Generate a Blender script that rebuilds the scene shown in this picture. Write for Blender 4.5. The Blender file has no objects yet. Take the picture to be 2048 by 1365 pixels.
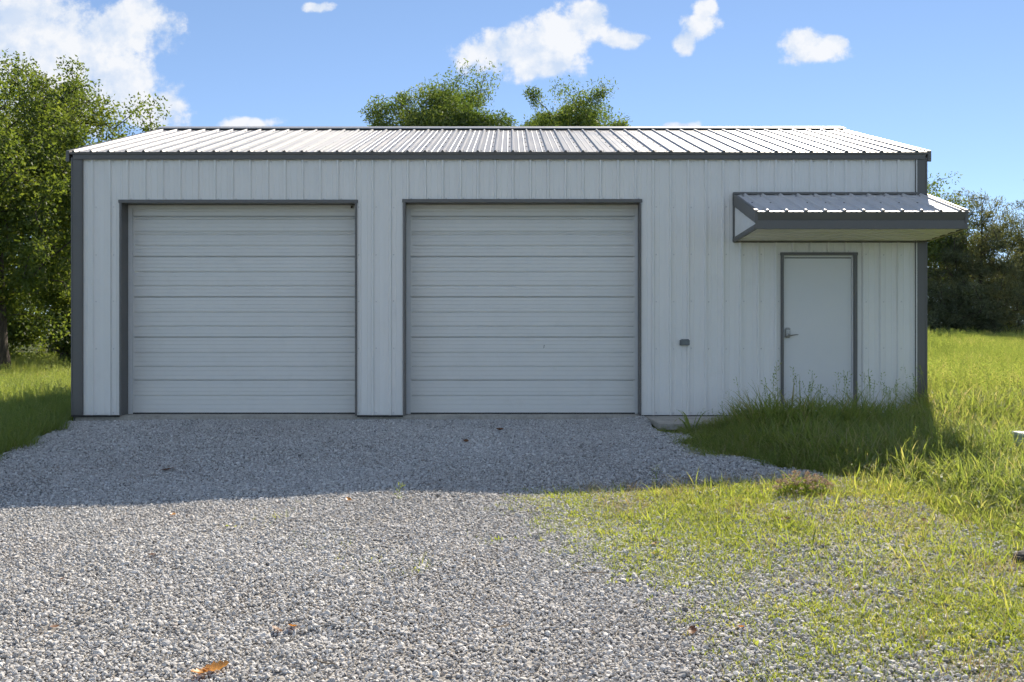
import bpy, bmesh, math, random
import numpy as np
from mathutils import Vector, Matrix

random.seed(7)
rng = np.random.default_rng(11)
scene = bpy.context.scene
col = scene.collection
R = math.radians

# ------------------------------------------------------------------ camera
CAM_Y, CAM_Z = -13.005, 0.967
cam_d = bpy.data.cameras.new('camera')
cam = bpy.data.objects.new('camera', cam_d)
col.objects.link(cam)
cam.location = (0, CAM_Y, CAM_Z)
cam.rotation_euler = (R(90), 0, 0)
cam_d.sensor_width = 36
cam_d.lens = 35
cam_d.shift_x = 0.0015
cam_d.clip_start = 0.05
cam_d.clip_end = 5000
scene.camera = cam

# ------------------------------------------------------------------ sky and sun
SUN_EL, SUN_AZ = R(37.9), R(20.8)          # azimuth from +Y towards +X
SKY_STRENGTH, SUN_STRENGTH, EXPOSURE = 0.092, 5.0, 0.95
world = bpy.data.worlds.new('World')
scene.world = world
world.use_nodes = True
wt = world.node_tree
wt.nodes.clear()


class NT:
    """small helper around a node tree"""
    def __init__(self, tree):
        self.t = tree

    def n(self, kind, **kw):
        nd = self.t.nodes.new(kind)
        for k, v in kw.items():
            if k == 'ins':
                for kk, vv in v.items():
                    self.set(nd.inputs[kk], vv)
            else:
                setattr(nd, k, v)
        return nd

    def set(self, sock, v):
        if hasattr(v, 'is_output') or isinstance(v, bpy.types.NodeSocket):
            self.t.links.new(v, sock)
        else:
            sock.default_value = v

    def math(self, op, a, b=0.0, c=None, clamp=False):
        nd = self.n('ShaderNodeMath', operation=op, use_clamp=clamp)
        self.set(nd.inputs[0], a)
        self.set(nd.inputs[1], b)
        if c is not None:
            self.set(nd.inputs[2], c)
        return nd.outputs[0]

    def vmath(self, op, a, b=(0, 0, 0)):
        nd = self.n('ShaderNodeVectorMath', operation=op)
        self.set(nd.inputs[0], a)
        self.set(nd.inputs[1], b)
        return nd

    def smooth(self, v, lo, hi, a=0.0, b=1.0):
        nd = self.n('ShaderNodeMapRange', interpolation_type='SMOOTHSTEP')
        self.set(nd.inputs[0], v)
        for i, x in zip((1, 2, 3, 4), (lo, hi, a, b)):
            self.set(nd.inputs[i], x)
        return nd.outputs[0]

    def mix(self, f, a, b, blend='MIX'):
        nd = self.n('ShaderNodeMix', data_type='RGBA', blend_type=blend)
        self.set(nd.inputs[0], f)
        self.set(nd.inputs[6], a)
        self.set(nd.inputs[7], b)
        return nd.outputs[2]

    def noise(self, vec, scale, detail=4.0, rough=0.55, dist=0.0):
        nd = self.n('ShaderNodeTexNoise')
        if vec is not None:
            self.set(nd.inputs['Vector'], vec)
        nd.inputs['Scale'].default_value = scale
        nd.inputs['Detail'].default_value = detail
        nd.inputs['Roughness'].default_value = rough
        nd.inputs['Distortion'].default_value = dist
        return nd.outputs[0]

    def ramp(self, f, stops):
        nd = self.n('ShaderNodeValToRGB')
        e = nd.color_ramp.elements
        while len(e) < len(stops):
            e.new(0.5)
        for el, (p, c) in zip(e, stops):
            el.position = p
            el.color = (*c, 1) if len(c) == 3 else c
        self.set(nd.inputs[0], f)
        return nd.outputs[0]


W = NT(wt)
sky = W.n('ShaderNodeTexSky', sky_type='NISHITA', sun_disc=False)
sky.sun_elevation = SUN_EL
sky.sun_rotation = SUN_AZ
sky.altitude = 200
sky.air_density = 0.6
sky.dust_density = 0.0
sky.ozone_density = 3.4
tc = W.n('ShaderNodeTexCoord')
sep = W.n('ShaderNodeSeparateXYZ', ins={0: tc.outputs['Generated']})
yy = W.math('MAXIMUM', sep.outputs[1], 0.05)
u = W.math('DIVIDE', sep.outputs[0], yy)
v = W.math('DIVIDE', sep.outputs[2], yy)
uv = W.n('ShaderNodeCombineXYZ', ins={0: u, 1: v}).outputs[0]
warp = W.n('ShaderNodeTexNoise')
W.set(warp.inputs['Vector'], uv)
warp.inputs['Scale'].default_value = 16
warp.inputs['Detail'].default_value = 3
wv = W.vmath('SCALE', W.vmath('SUBTRACT', warp.outputs[1], (0.5, 0.5, 0.5)).outputs[0])
wv.inputs[3].default_value = 0.030
uvw = W.vmath('ADD', uv, wv.outputs[0]).outputs[0]
# cumulus of the afternoon, as lobes of a field over sky directions (azimuth tangent, elevation tangent)
LOBES = [(-0.50, 0.315, .10, .045), (-0.46, 0.285, .10, .05), (-0.40, 0.31, .075, .034), (-0.375, 0.325, .04, .026),
         (-0.44, 0.245, .09, .045), (-0.385, 0.262, .05, .032), (-0.362, 0.235, .045, .03), (-0.52, 0.20, .1, .06),
         (-0.194, 0.334, .018, .008),
         (0.012, 0.286, .075, .030), (0.045, 0.309, .048, .026), (0.078, 0.322, .026, .021), (-0.034, 0.287, .034, .014),
         (0.112, 0.304, .030, .014), (0.03, 0.277, .05, .016),
         (0.190, 0.315, .020, .016), (0.178, 0.300, .014, .014), (0.192, 0.334, .015, .016),
         (0.307, 0.291, .042, .016), (0.292, 0.299, .028, .016), (0.322, 0.297, .024, .013),
         (0.165, 0.219, .025, .007), (-0.26, 0.222, .03, .010)]
m = None
for (cu, cv, a, b) in LOBES:
    d = W.vmath('SUBTRACT', uvw, (cu, cv, 0)).outputs[0]
    d = W.vmath('MULTIPLY', d, (1 / a, 1 / b, 0)).outputs[0]
    ln = W.n('ShaderNodeVectorMath', operation='LENGTH', ins={0: d}).outputs[1]
    m = ln if m is None else W.math('SMOOTH_MIN', m, ln, 0.35)
nz = W.noise(uv, 30, 8, 0.62)
nz2 = W.noise(W.vmath('ADD', uv, (0.010, 0.014, 0)).outputs[0], 30, 8, 0.62)
field = W.math('ADD', W.math('SUBTRACT', 1.0, m), W.math('MULTIPLY', W.math('SUBTRACT', nz, 0.5), 1.7))
front = W.smooth(sep.outputs[1], 0.25, 0.5)
a1 = W.math('MULTIPLY', W.smooth(field, 0.02, 0.46), front)
# unseen cloud added outside the view, thickened to brighten the shaded wall
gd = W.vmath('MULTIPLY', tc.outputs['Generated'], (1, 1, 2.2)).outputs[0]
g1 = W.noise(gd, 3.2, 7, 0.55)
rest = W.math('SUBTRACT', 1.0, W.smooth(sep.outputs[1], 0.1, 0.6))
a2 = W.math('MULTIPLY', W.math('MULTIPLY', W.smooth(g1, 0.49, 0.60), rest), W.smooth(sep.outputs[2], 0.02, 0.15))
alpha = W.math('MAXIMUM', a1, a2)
lowa = W.noise(uv, 9, 4, 0.5)
lowb = W.noise(W.vmath('ADD', uv, (0.012, 0.030, 0)).outputs[0], 9, 4, 0.5)
big = W.math('MULTIPLY', W.math('SUBTRACT', lowb, lowa), -2.6)
relief = W.math('ADD', W.math('MULTIPLY_ADD', W.math('SUBTRACT', nz2, nz), -2.4, 0.55), big, clamp=True)
core = W.math('MULTIPLY', W.smooth(field, 0.1, 0.9), 0.25)
lit = W.math('ADD', relief, core, clamp=True)
CLOUD_GAIN = 5.6
cl = W.mix(lit, (0.62 * CLOUD_GAIN, 0.74 * CLOUD_GAIN, 0.93 * CLOUD_GAIN, 1), (0.97 * CLOUD_GAIN, 0.98 * CLOUD_GAIN, 1.0 * CLOUD_GAIN, 1))
# an even, clear early-summer blue: lift the zenith against the horizon
k1 = W.vmath('MULTIPLY', sky.outputs[0], (0.139, 0.142, 0.145))
gm = W.n('ShaderNodeGamma', ins={0: k1.outputs[0], 1: 0.80})
k2 = W.vmath('SCALE', gm.outputs[0])
k2.inputs[3].default_value = 1 / 0.16
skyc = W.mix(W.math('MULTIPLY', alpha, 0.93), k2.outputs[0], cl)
bg = W.n('ShaderNodeBackground', ins={0: skyc, 1: SKY_STRENGTH})
wo = W.n('ShaderNodeOutputWorld', ins={0: bg.outputs[0]})

sun_d = bpy.data.lights.new('sun', 'SUN')
sun_d.energy = SUN_STRENGTH
sun_d.angle = R(0.53)
sun_d.color = (1.0, 0.90, 0.76)
sun = bpy.data.objects.new('sun', sun_d)
col.objects.link(sun)
sdir = Vector((math.sin(SUN_AZ) * math.cos(SUN_EL), math.cos(SUN_AZ) * math.cos(SUN_EL), math.sin(SUN_EL)))
sun.rotation_euler = (-sdir).to_track_quat('-Z', 'Y').to_euler()
sun.location = (12, 25, 30)

scene.view_settings.view_transform = 'Standard'
scene.view_settings.look = 'None'
scene.view_settings.gamma = 1
scene.view_settings.exposure = EXPOSURE
scene.render.engine = 'CYCLES'
scene.cycles.max_bounces = 6
scene.cycles.diffuse_bounces = 3
scene.cycles.glossy_bounces = 3
scene.cycles.transmission_bounces = 4
scene.cycles.use_denoising = True
scene.cycles.use_adaptive_sampling = True
scene.cycles.adaptive_threshold = 0.03
scene.cycles.adaptive_min_samples = 20


# ------------------------------------------------------------------ materials
def mat(name):
    m_ = bpy.data.materials.new(name)
    m_.use_nodes = True
    m_.node_tree.nodes.clear()
    return m_, NT(m_.node_tree)


def finish(t, shader, disp=None):
    o = t.n('ShaderNodeOutputMaterial')
    t.t.links.new(shader, o.inputs[0])


def bump(t, h, strength, dist):
    b = t.n('ShaderNodeBump', ins={'Height': h, 'Strength': strength, 'Distance': dist})
    return b.outputs[0]


def painted(name, c, rough=0.45, var=0.05, dirt=0.0, dirtc=(0.2, 0.17, 0.13), wav=0.0, spec=0.5):
    """painted sheet metal: faint chalking, streaks, gentle oil-canning"""
    m_, t = mat(name)
    g = t.n('ShaderNodeTexCoord').outputs['Object']
    n1 = t.noise(g, 1.3, 5, 0.6)
    n2 = t.noise(t.vmath('MULTIPLY', g, (9, 9, 0.8)).outputs[0], 2.2, 4, 0.6)
    n3 = t.noise(g, 55, 3, 0.7)
    k = t.math('ADD', t.math('MULTIPLY', t.math('SUBTRACT', n1, 0.5), 1.0), t.math('MULTIPLY', t.math('SUBTRACT', n2, 0.5), 0.12))
    k = t.math('ADD', k, t.math('MULTIPLY', t.math('SUBTRACT', n3, 0.5), 0.35))
    lo = tuple(x * (1 - var * 2.2) for x in c) + (1,)
    hi = tuple(min(0.9, x * (1 + var * 2.2)) for x in c) + (1,)
    base = t.mix(t.math('ADD', k, 0.5, clamp=True), lo, hi)
    if dirt:
        d1 = t.math('MULTIPLY', t.smooth(t.noise(g, 3.1, 8, 0.68), 0.52, 0.78), dirt)
        base = t.mix(d1, base, (*dirtc, 1))
    p = t.n('ShaderNodeBsdfPrincipled', ins={'Base Color': base, 'Specular IOR Level': spec,
            'Roughness': t.math('MULTIPLY_ADD', n1, 0.2, rough - 0.1)})
    if wav:
        t.set(p.inputs['Normal'], bump(t, t.noise(g, 2.6, 2, 0.5), wav, 0.02))
    finish(t, p.outputs[0])
    return m_


def plain(name, c, rough=0.6, metal=0.0, scale=40, var=0.15, bmp=0.0, spec=0.5):
    m_, t = mat(name)
    g = t.n('ShaderNodeTexCoord').outputs['Object']
    n1 = t.noise(g, scale, 5, 0.65)
    n0 = t.noise(g, scale * 0.12, 4, 0.6)
    k = t.math('ADD', t.math('MULTIPLY', n1, 0.5), t.math('MULTIPLY', n0, 0.5))
    base = t.mix(t.smooth(k, 0.3, 0.7), tuple(x * (1 - var) for x in c) + (1,), tuple(min(.95, x * (1 + var)) for x in c) + (1,))
    p = t.n('ShaderNodeBsdfPrincipled', ins={'Base Color': base, 'Roughness': rough, 'Metallic': metal, 'Specular IOR Level': spec})
    if bmp:
        t.set(p.inputs['Normal'], bump(t, n1, bmp, 0.01))
    finish(t, p.outputs[0])
    return m_


def leafy(name, stops, trans=0.45, gloss=0.03, rough=0.5, tint=True, tcol=(1.65, 1.52, 0.95), noise_scale=0.0):
    """thin leaf: reflected, transmitted and a little mirrored light; colour differs from leaf to leaf"""
    m_, t = mat(name)
    geo = t.n('ShaderNodeNewGeometry')
    f = geo.outputs['Random Per Island']
    if tint:
        at = t.n('ShaderNodeAttribute', attribute_type='INSTANCER', attribute_name='tint')
        f = t.math('ADD', t.math('MULTIPLY', f, 0.45), t.math('MULTIPLY', at.outputs['Fac'], 0.55))
    elif noise_scale:
        n0 = t.noise(geo.outputs['Position'], noise_scale, 3, 0.5)
        f = t.math('ADD', t.math('MULTIPLY', f, 0.6), t.math('MULTIPLY', t.smooth(n0, .3, .7), 0.4))
    c = t.ramp(f, stops)
    d = t.n('ShaderNodeBsdfDiffuse', ins={0: c})
    tr = t.n('ShaderNodeBsdfTranslucent', ins={0: t.mix(1.0, c, (*tcol, 1), 'MULTIPLY')})
    ms = t.n('ShaderNodeMixShader', ins={0: trans, 1: d.outputs[0], 2: tr.outputs[0]})
    gl = t.n('ShaderNodeBsdfGlossy', ins={0: (1, 1, 1, 1), 1: rough})
    ms2 = t.n('ShaderNodeMixShader', ins={0: gloss, 1: ms.outputs[0], 2: gl.outputs[0]})
    finish(t, ms2.outputs[0])
    return m_


M = {}
M['wall'] = painted('wall_paint', (0.80, 0.78, 0.735), 0.42, 0.02, 0.10, (0.48, 0.45, 0.40), 0.06)
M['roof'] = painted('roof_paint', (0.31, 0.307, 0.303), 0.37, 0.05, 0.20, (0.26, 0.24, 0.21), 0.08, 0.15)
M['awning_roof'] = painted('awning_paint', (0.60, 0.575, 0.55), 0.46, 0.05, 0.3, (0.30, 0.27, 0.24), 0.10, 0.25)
M['trim'] = painted('trim_paint', (0.125, 0.118, 0.108), 0.42, 0.06, 0.25, (0.15, 0.13, 0.11), 0.1)
M['door'] = painted('door_paint', (0.73, 0.715, 0.67), 0.40, 0.03, 0.16, (0.46, 0.43, 0.36), 0.10)
M['entry'] = painted('entry_paint', (0.70, 0.69, 0.66), 0.36, 0.02, 0.06, (0.5, 0.48, 0.42), 0.12)
M['vinyl'] = plain('white_vinyl', (0.68, 0.68, 0.66), 0.5, var=0.05)
M['rubber'] = plain('black_rubber', (0.018, 0.017, 0.016), 0.7)
M['dark'] = plain('dark_closure', (0.035, 0.033, 0.03), 0.8)
M['screw_wall'] = plain('painted_screw', (0.58, 0.57, 0.55), 0.4)
M['screw_roof'] = plain('weathered_screw', (0.12, 0.11, 0.10), 0.5, 0.4)
M['nickel'] = plain('satin_nickel', (0.36, 0.34, 0.31), 0.32, 0.9, 60, 0.1)
M['keypad'] = plain('keypad_plate', (0.30, 0.29, 0.27), 0.4, 0.4)
M['keys'] = plain('keypad_buttons', (0.62, 0.62, 0.60), 0.5)
M['box_grey'] = plain('grey_box', (0.17, 0.19, 0.19), 0.5, 0.2)
M['pedestal'] = plain('pale_box', (0.46, 0.52, 0.50), 0.55)
M['concrete'] = plain('concrete', (0.40, 0.37, 0.32), 0.85, 0, 22, 0.28, 0.35)
M['mud'] = plain('dried_mud', (0.035, 0.025, 0.018), 0.95, 0, 90, 0.4, 0.8)
M['rock'] = plain('dark_rock', (0.05, 0.048, 0.045), 0.9, 0, 20, 0.4, 0.6)
M['twig'] = plain('dry_twig', (0.26, 0.20, 0.14), 0.9, 0, 50, 0.4, 0.4)
M['inside'] = plain('interior_dark', (0.03, 0.03, 0.03), 0.9)


def bark_mat():
    m_, t = mat('bark')
    g = t.n('ShaderNodeTexCoord').outputs['Object']
    n1 = t.noise(t.vmath('MULTIPLY', g, (1, 1, 0.22)).outputs[0], 24, 6, 0.7)
    c = t.ramp(n1, [(0.3, (0.028, 0.021, 0.015)), (0.55, (0.085, 0.066, 0.05)), (0.75, (0.15, 0.125, 0.10))])
    p = t.n('ShaderNodeBsdfPrincipled', ins={'Base Color': c, 'Roughness': 0.9, 'Normal': bump(t, n1, 0.8, 0.03)})
    finish(t, p.outputs[0])
    return m_


def ground_mat():
    m_, t = mat('soil_and_thatch')
    g = t.n('ShaderNodeNewGeometry').outputs['Position']
    n1 = t.noise(g, 1.1, 6, 0.62)
    n2 = t.noise(g, 28, 5, 0.7)
    a = t.ramp(n2, [(0.3, (0.030, 0.026, 0.012)), (0.5, (0.062, 0.062, 0.022)), (0.72, (0.125, 0.115, 0.055))])
    b = t.ramp(n2, [(0.3, (0.022, 0.028, 0.008)), (0.5, (0.045, 0.070, 0.016)), (0.72, (0.10, 0.125, 0.035))])
    c = t.mix(t.smooth(n1, 0.4, 0.6), a, b)
    p = t.n('ShaderNodeBsdfPrincipled', ins={'Base Color': c, 'Roughness': 1.0, 'Specular IOR Level': 0.1,
                                            'Normal': bump(t, n2, 0.8, 0.05)})
    finish(t, p.outputs[0])
    return m_


def bed_mat():
    m_, t = mat('gravel_bed')
    g = t.n('ShaderNodeNewGeometry').outputs['Position']
    vo = t.n('ShaderNodeTexVoronoi', ins={'Vector': g, 'Scale': 55.0})
    n1 = t.noise(g, 0.9, 5, 0.6)
    c = t.ramp(t.n('ShaderNodeSeparateColor', ins={0: vo.outputs['Color']}).outputs[0],
               [(0.0, (0.16, 0.153, 0.143)), (0.6, (0.28, 0.27, 0.25)), (1.0, (0.42, 0.40, 0.375))])
    c = t.mix(t.math('MULTIPLY', t.smooth(n1, 0.5, 0.72), 0.5), c, (0.10, 0.075, 0.05, 1))
    p = t.n('ShaderNodeBsdfPrincipled', ins={'Base Color': c, 'Roughness': 0.95, 'Specular IOR Level': 0.2,
                                            'Normal': bump(t, vo.outputs['Distance'], -0.9, 0.02)})
    finish(t, p.outputs[0])
    return m_


def stone_mat():
    m_, t = mat('limestone_chip')
    at = t.n('ShaderNodeAttribute', attribute_type='INSTANCER', attribute_name='tint').outputs['Fac']
    at2 = t.n('ShaderNodeAttribute', attribute_type='INSTANCER', attribute_name='warm').outputs['Fac']
    g = t.n('ShaderNodeTexCoord').outputs['Object']
    n1 = t.noise(g, 1.6, 4, 0.6)
    c = t.ramp(at, [(0.0, (0.19, 0.182, 0.172)), (0.3, (0.43, 0.418, 0.398)), (0.7, (0.63, 0.614, 0.588)), (1.0, (0.78, 0.765, 0.735))])
    c = t.mix(t.math('MULTIPLY', at2, 0.55), c, (0.30, 0.215, 0.15, 1))
    c = t.mix(t.smooth(n1, 0.35, 0.75), c, t.mix(1.0, c, (0.80, 0.79, 0.77, 1), 'MULTIPLY'))
    p = t.n('ShaderNodeBsdfPrincipled', ins={'Base Color': c, 'Roughness': 0.85, 'Specular IOR Level': 0.25})
    finish(t, p.outputs[0])
    return m_


M['bark'] = bark_mat()
M['ground'] = ground_mat()
M['bed'] = bed_mat()
M['stone'] = stone_mat()
M['grass'] = leafy('grass_blades', [(0.0, (0.115, 0.165, 0.045)), (0.4, (0.18, 0.245, 0.058)), (0.68, (0.25, 0.30, 0.080)), (0.85, (0.33, 0.31, 0.15)), (1.0, (0.42, 0.36, 0.24))], 0.56, 0.03)
M['weed'] = leafy('weed_blades', [(0.0, (0.13, 0.19, 0.036)), (0.45, (0.235, 0.295, 0.056)), (0.75, (0.33, 0.345, 0.105)), (1.0, (0.40, 0.32, 0.17))], 0.56, 0.03)
M['straw'] = leafy('dry_straw', [(0.0, (0.16, 0.115, 0.06)), (0.6, (0.33, 0.26, 0.155)), (1.0, (0.45, 0.38, 0.25))], 0.3, 0.05)
M['leaf_oak'] = leafy('broad_leaves', [(0.0, (0.055, 0.088, 0.022)), (0.5, (0.105, 0.15, 0.036)), (1.0, (0.18, 0.215, 0.055))], 0.55, 0.022, 0.55, False, (1.5, 1.42, 0.62), 0.5)
M['leaf_pecan'] = leafy('willowy_leaves', [(0.0, (0.062, 0.105, 0.026)), (0.5, (0.115, 0.168, 0.042)), (1.0, (0.20, 0.235, 0.07))], 0.50, 0.03, 0.5, False, (1.42, 1.42, 0.58), 0.6)
M['leaf_cedar'] = leafy('cedar_sprays', [(0.0, (0.072, 0.092, 0.058)), (0.6, (0.125, 0.150, 0.090)), (1.0, (0.22, 0.23, 0.13))], 0.44, 0.02, 0.5, False, (1.5, 1.35, 0.65), 0.5)
M['dry_leaf'] = leafy('dry_leaf', [(0.0, (0.10, 0.045, 0.02)), (1.0, (0.20, 0.09, 0.035))], 0.3, 0.04, 0.5, False, (1.1, 0.9, 0.6))
M['orange_leaf'] = leafy('orange_leaf', [(0.0, (0.40, 0.17, 0.03)), (1.0, (0.55, 0.27, 0.05))], 0.35, 0.06, 0.4, False, (1.1, 0.9, 0.5))
M['clover'] = leafy('clover_heads', [(0.0, (0.36, 0.22, 0.16)), (0.5, (0.55, 0.42, 0.31)), (1.0, (0.68, 0.60, 0.42))], 0.4, 0.03, 0.5, False, (1.1, 1.0, 0.8))


# ------------------------------------------------------------------ mesh helpers
def link(name, me, parent=None, m_=None, smooth=False):
    o = bpy.data.objects.new(name, me)
    col.objects.link(o)
    if parent is not None:
        o.parent = parent
    if m_ is not None and not me.materials:
        me.materials.append(M[m_] if isinstance(m_, str) else m_)
    if smooth:
        me.polygons.foreach_set('use_smooth', [True] * len(me.polygons))
    return o


def tag(o, label=None, cat=None, group=None, kind=None):
    if label: o['label'] = label
    if cat: o['category'] = cat
    if group: o['group'] = group
    if kind: o['kind'] = kind
    return o


def empty(name, loc=(0, 0, 0)):
    o = bpy.data.objects.new(name, None)
    col.objects.link(o)
    o.location = loc
    o.empty_display_size = 0.2
    return o


class MB:
    def __init__(self):
        self.v, self.f = [], []

    def add(self, vs, fs):
        b = len(self.v)
        self.v += [tuple(p) for p in vs]
        self.f += [tuple(i + b for i in f) for f in fs]
        return self

    def box(self, x0, x1, y0, y1, z0, z1):
        return self.add([(x0, y0, z0), (x1, y0, z0), (x1, y1, z0), (x0, y1, z0), (x0, y0, z1), (x1, y0, z1), (x1, y1, z1), (x0, y1, z1)],
                        [(0, 3, 2, 1), (4, 5, 6, 7), (0, 1, 5, 4), (1, 2, 6, 5), (2, 3, 7, 6), (3, 0, 4, 7)])

    def hexa(self, p):
        """eight corners: bottom ring then top ring"""
        return self.add(p, [(0, 3, 2, 1), (4, 5, 6, 7), (0, 1, 5, 4), (1, 2, 6, 5), (2, 3, 7, 6), (3, 0, 4, 7)])

    def tube(self, pts, rad, n=6, cap=True):
        pts = [Vector(p) for p in pts]
        rings = []
        for i, p in enumerate(pts):
            d = (pts[min(i + 1, len(pts) - 1)] - pts[max(i - 1, 0)]).normalized()
            a = d.orthogonal().normalized()
            b = d.cross(a)
            r = rad[i] if hasattr(rad, '__len__') else rad
            rings.append([p + (a * math.cos(2 * math.pi * k / n) + b * math.sin(2 * math.pi * k / n)) * r for k in range(n)])
        vs = [q for r_ in rings for q in r_]
        fs = []
        for i in range(len(rings) - 1):
            for k in range(n):
                fs.append((i * n + k, i * n + (k + 1) % n, (i + 1) * n + (k + 1) % n, (i + 1) * n + k))
        if cap:
            fs.append(tuple(range(n - 1, -1, -1)))
            fs.append(tuple((len(rings) - 1) * n + k for k in range(n)))
        return self.add(vs, fs)

    def build(self, name, m_, parent=None, bevel=0.0, smooth=False):
        me = bpy.data.meshes.new(name)
        me.from_pydata(self.v, [], self.f)
        if bevel:
            bm = bmesh.new()
            bm.from_mesh(me)
            bmesh.ops.bevel(bm, geom=list(bm.edges), offset=bevel, segments=2, affect='EDGES', clamp_overlap=True)
            bm.to_mesh(me)
            bm.free()
        me.update()
        return link(name, me, parent, m_, smooth)


def big_mesh(name, verts, faces_flat, nper):
    """verts Nx3 array, faces flat index array with nper corners each"""
    me = bpy.data.meshes.new(name)
    nf = len(faces_flat) // nper
    me.vertices.add(len(verts))
    me.vertices.foreach_set('co', np.asarray(verts, np.float32).ravel())
    me.loops.add(nf * nper)
    me.loops.foreach_set('vertex_index', np.asarray(faces_flat, np.int32))
    me.polygons.add(nf)
    me.polygons.foreach_set('loop_start', np.arange(0, nf * nper, nper, dtype=np.int32))
    me.polygons.foreach_set('loop_total', np.full(nf, nper, np.int32))
    me.update()
    me.validate()
    return me


def sstep(x, a, b):
    t = np.clip((x - a) / (b - a), 0, 1)
    return t * t * (3 - 2 * t)


_perm = np.random.default_rng(5).random((256, 256))


def vnoise(x, y, s=1.0, o=0):
    x = np.asarray(x, float) * s + 37.3 * o + 500
    y = np.asarray(y, float) * s + 91.7 * o + 500
    xi, yi = np.floor(x).astype(int), np.floor(y).astype(int)
    fx, fy = x - xi, y - yi
    fx, fy = fx * fx * (3 - 2 * fx), fy * fy * (3 - 2 * fy)
    g = lambda a, b: _perm[a % 256, b % 256]
    return (g(xi, yi) * (1 - fx) + g(xi + 1, yi) * fx) * (1 - fy) + (g(xi, yi + 1) * (1 - fx) + g(xi + 1, yi + 1) * fx) * fy


def fbm(x, y, s, o=0, n=4):
    r, a = 0, 0.5
    for k in range(n):
        r = r + a * vnoise(x, y, s * 2 ** k, o + k)
        a *= 0.5
    return r / (1 - 0.5 ** n)


# ------------------------------------------------------------------ terrain
BX0, BX1, BY1 = -5.72, 5.428, 7.1            # building footprint


def gz(x, y):
    x, y = np.asarray(x, float), np.asarray(y, float)
    ys = np.minimum(y, 34) + np.clip(y - 34, 0, 30) * 0.35
    z = np.where(ys < 0, 0.0525 * np.maximum(ys, -30), 0.030 * ys) - 0.078
    z = z - 0.02 * sstep(-x, 4.2, 5.4) * sstep(-y, 2.5, 0.0)
    z = z - 0.115 * sstep(-x, 0.5, 4.5) * sstep(-y, 0.0, 4.0)
    z = z + 0.05 * sstep(x, 0.8, 2.6) * sstep(-y, 0.5, 4.0)
    z = z + (fbm(x, y, 0.45, 3, 3) - 0.5) * 0.10 * sstep(-y, 0.2, 3.0)
    z = z + (fbm(x, y, 0.25, 9, 3) - 0.5) * 0.25 * sstep(y, 0.5, 6.0)
    z = z + (fbm(x, y, 1.4, 13, 2) - 0.5) * 0.03 * sstep(-y, 0.3, 1.5)
    z = z - 0.03 * np.exp(-((x + 1.03) ** 2 / 0.03 + (y + 8.05) ** 2 / 0.02))
    z = z + 0.055 * sstep(x, 1.0, 1.9) * sstep(y, -3.4, -1.1) * sstep(-y, -1.5, 0.0)
    inside = (x > BX0 + 0.1) & (x < BX1 - 0.1) & (y > 0.25) & (y < BY1 - 0.2)
    return np.where(inside, -0.30, z)


XR_Y = np.array([-14, -7.0, -6.1, -5.0, -4.35, -3.85, -3.5, -3.0, -2.55, -1.5, -1.25, 0.3])
XR_X = np.array([3.3, 3.12, 3.2, 3.23, 2.95, 2.44, 2.19, 1.98, 1.87, 1.76, 1.74, 1.74])
XL_Y = np.array([-14, -6, -2.5, -1.2, 0.0])
XL_X = np.array([-6.6, -5.9, -5.42, -5.55, -5.72])


def x_right(y):
    return np.interp(y, XR_Y, XR_X)


def x_left(y):
    return np.interp(y, XL_Y, XL_X)


def grid_axis(spec):
    out = []
    for a, b, s in spec:
        out += list(np.arange(a, b - 1e-6, s))
    return np.array(out + [spec[-1][1]])


gx = grid_axis([(-900, -100, 80), (-100, -30, 10), (-30, -12, 1.0), (-12, 12, 0.2), (12, 32, 1.0), (32, 100, 10), (100, 900, 80)])
gy = grid_axis([(-120, -30, 15), (-30, -14, 2), (-14, 10, 0.2), (10, 50, 1.0), (50, 120, 10), (120, 1500, 110)])
GX, GY = np.meshgrid(gx, gy)
GZ = gz(GX, GY)
nx, ny = len(gx), len(gy)
ii = (np.arange(ny - 1)[:, None] * nx + np.arange(nx - 1)[None, :]).ravel()
me = big_mesh('ground', np.stack([GX.ravel(), GY.ravel(), GZ.ravel()], 1), np.stack([ii, ii + 1, ii + nx + 1, ii + nx], 1).ravel(), 4)
tag(link('ground', me, None, 'ground', True), kind='structure')

# gravel bed: a sheet lying just above the soil
bx = np.arange(-8.0, 4.2, 0.1)
by = np.arange(-13.6, 0.05, 0.1)
GX, GY = np.meshgrid(bx, by)
edge = 0.16 * (fbm(GX, GY, 1.7, 21, 3) - 0.5) * 2
ins = (GX > x_left(GY) + edge) & (GX < x_right(GY) + edge + 0.03) & (GY < 0.02)
GZ = gz(GX, GY) + 0.012
nx, ny = len(bx), len(by)
ok = (ins[:-1, :-1] & ins[1:, :-1] & ins[:-1, 1:] & ins[1:, 1:]).ravel()
ii = (np.arange(ny - 1)[:, None] * nx + np.arange(nx - 1)[None, :]).ravel()[ok]
me = big_mesh('gravel_drive', np.stack([GX.ravel(), GY.ravel(), GZ.ravel()], 1), np.stack([ii, ii + 1, ii + nx + 1, ii + nx], 1).ravel(), 4)
tag(link('gravel_drive', me, None, 'bed', True), kind='structure')

# ------------------------------------------------------------------ the garage
G = empty('garage_building')
tag(G, 'long off-white ribbed metal garage with two big overhead doors and charcoal trim', 'garage')
PITCH, RIB0 = 0.2286, -5.455
EAVE_Z, EAVE_Y, RIDGE_Y, RIDGE_Z = 3.428, -0.048, 3.55, 4.492
SL = (RIDGE_Z - EAVE_Z) / (RIDGE_Y - EAVE_Y)


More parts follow.
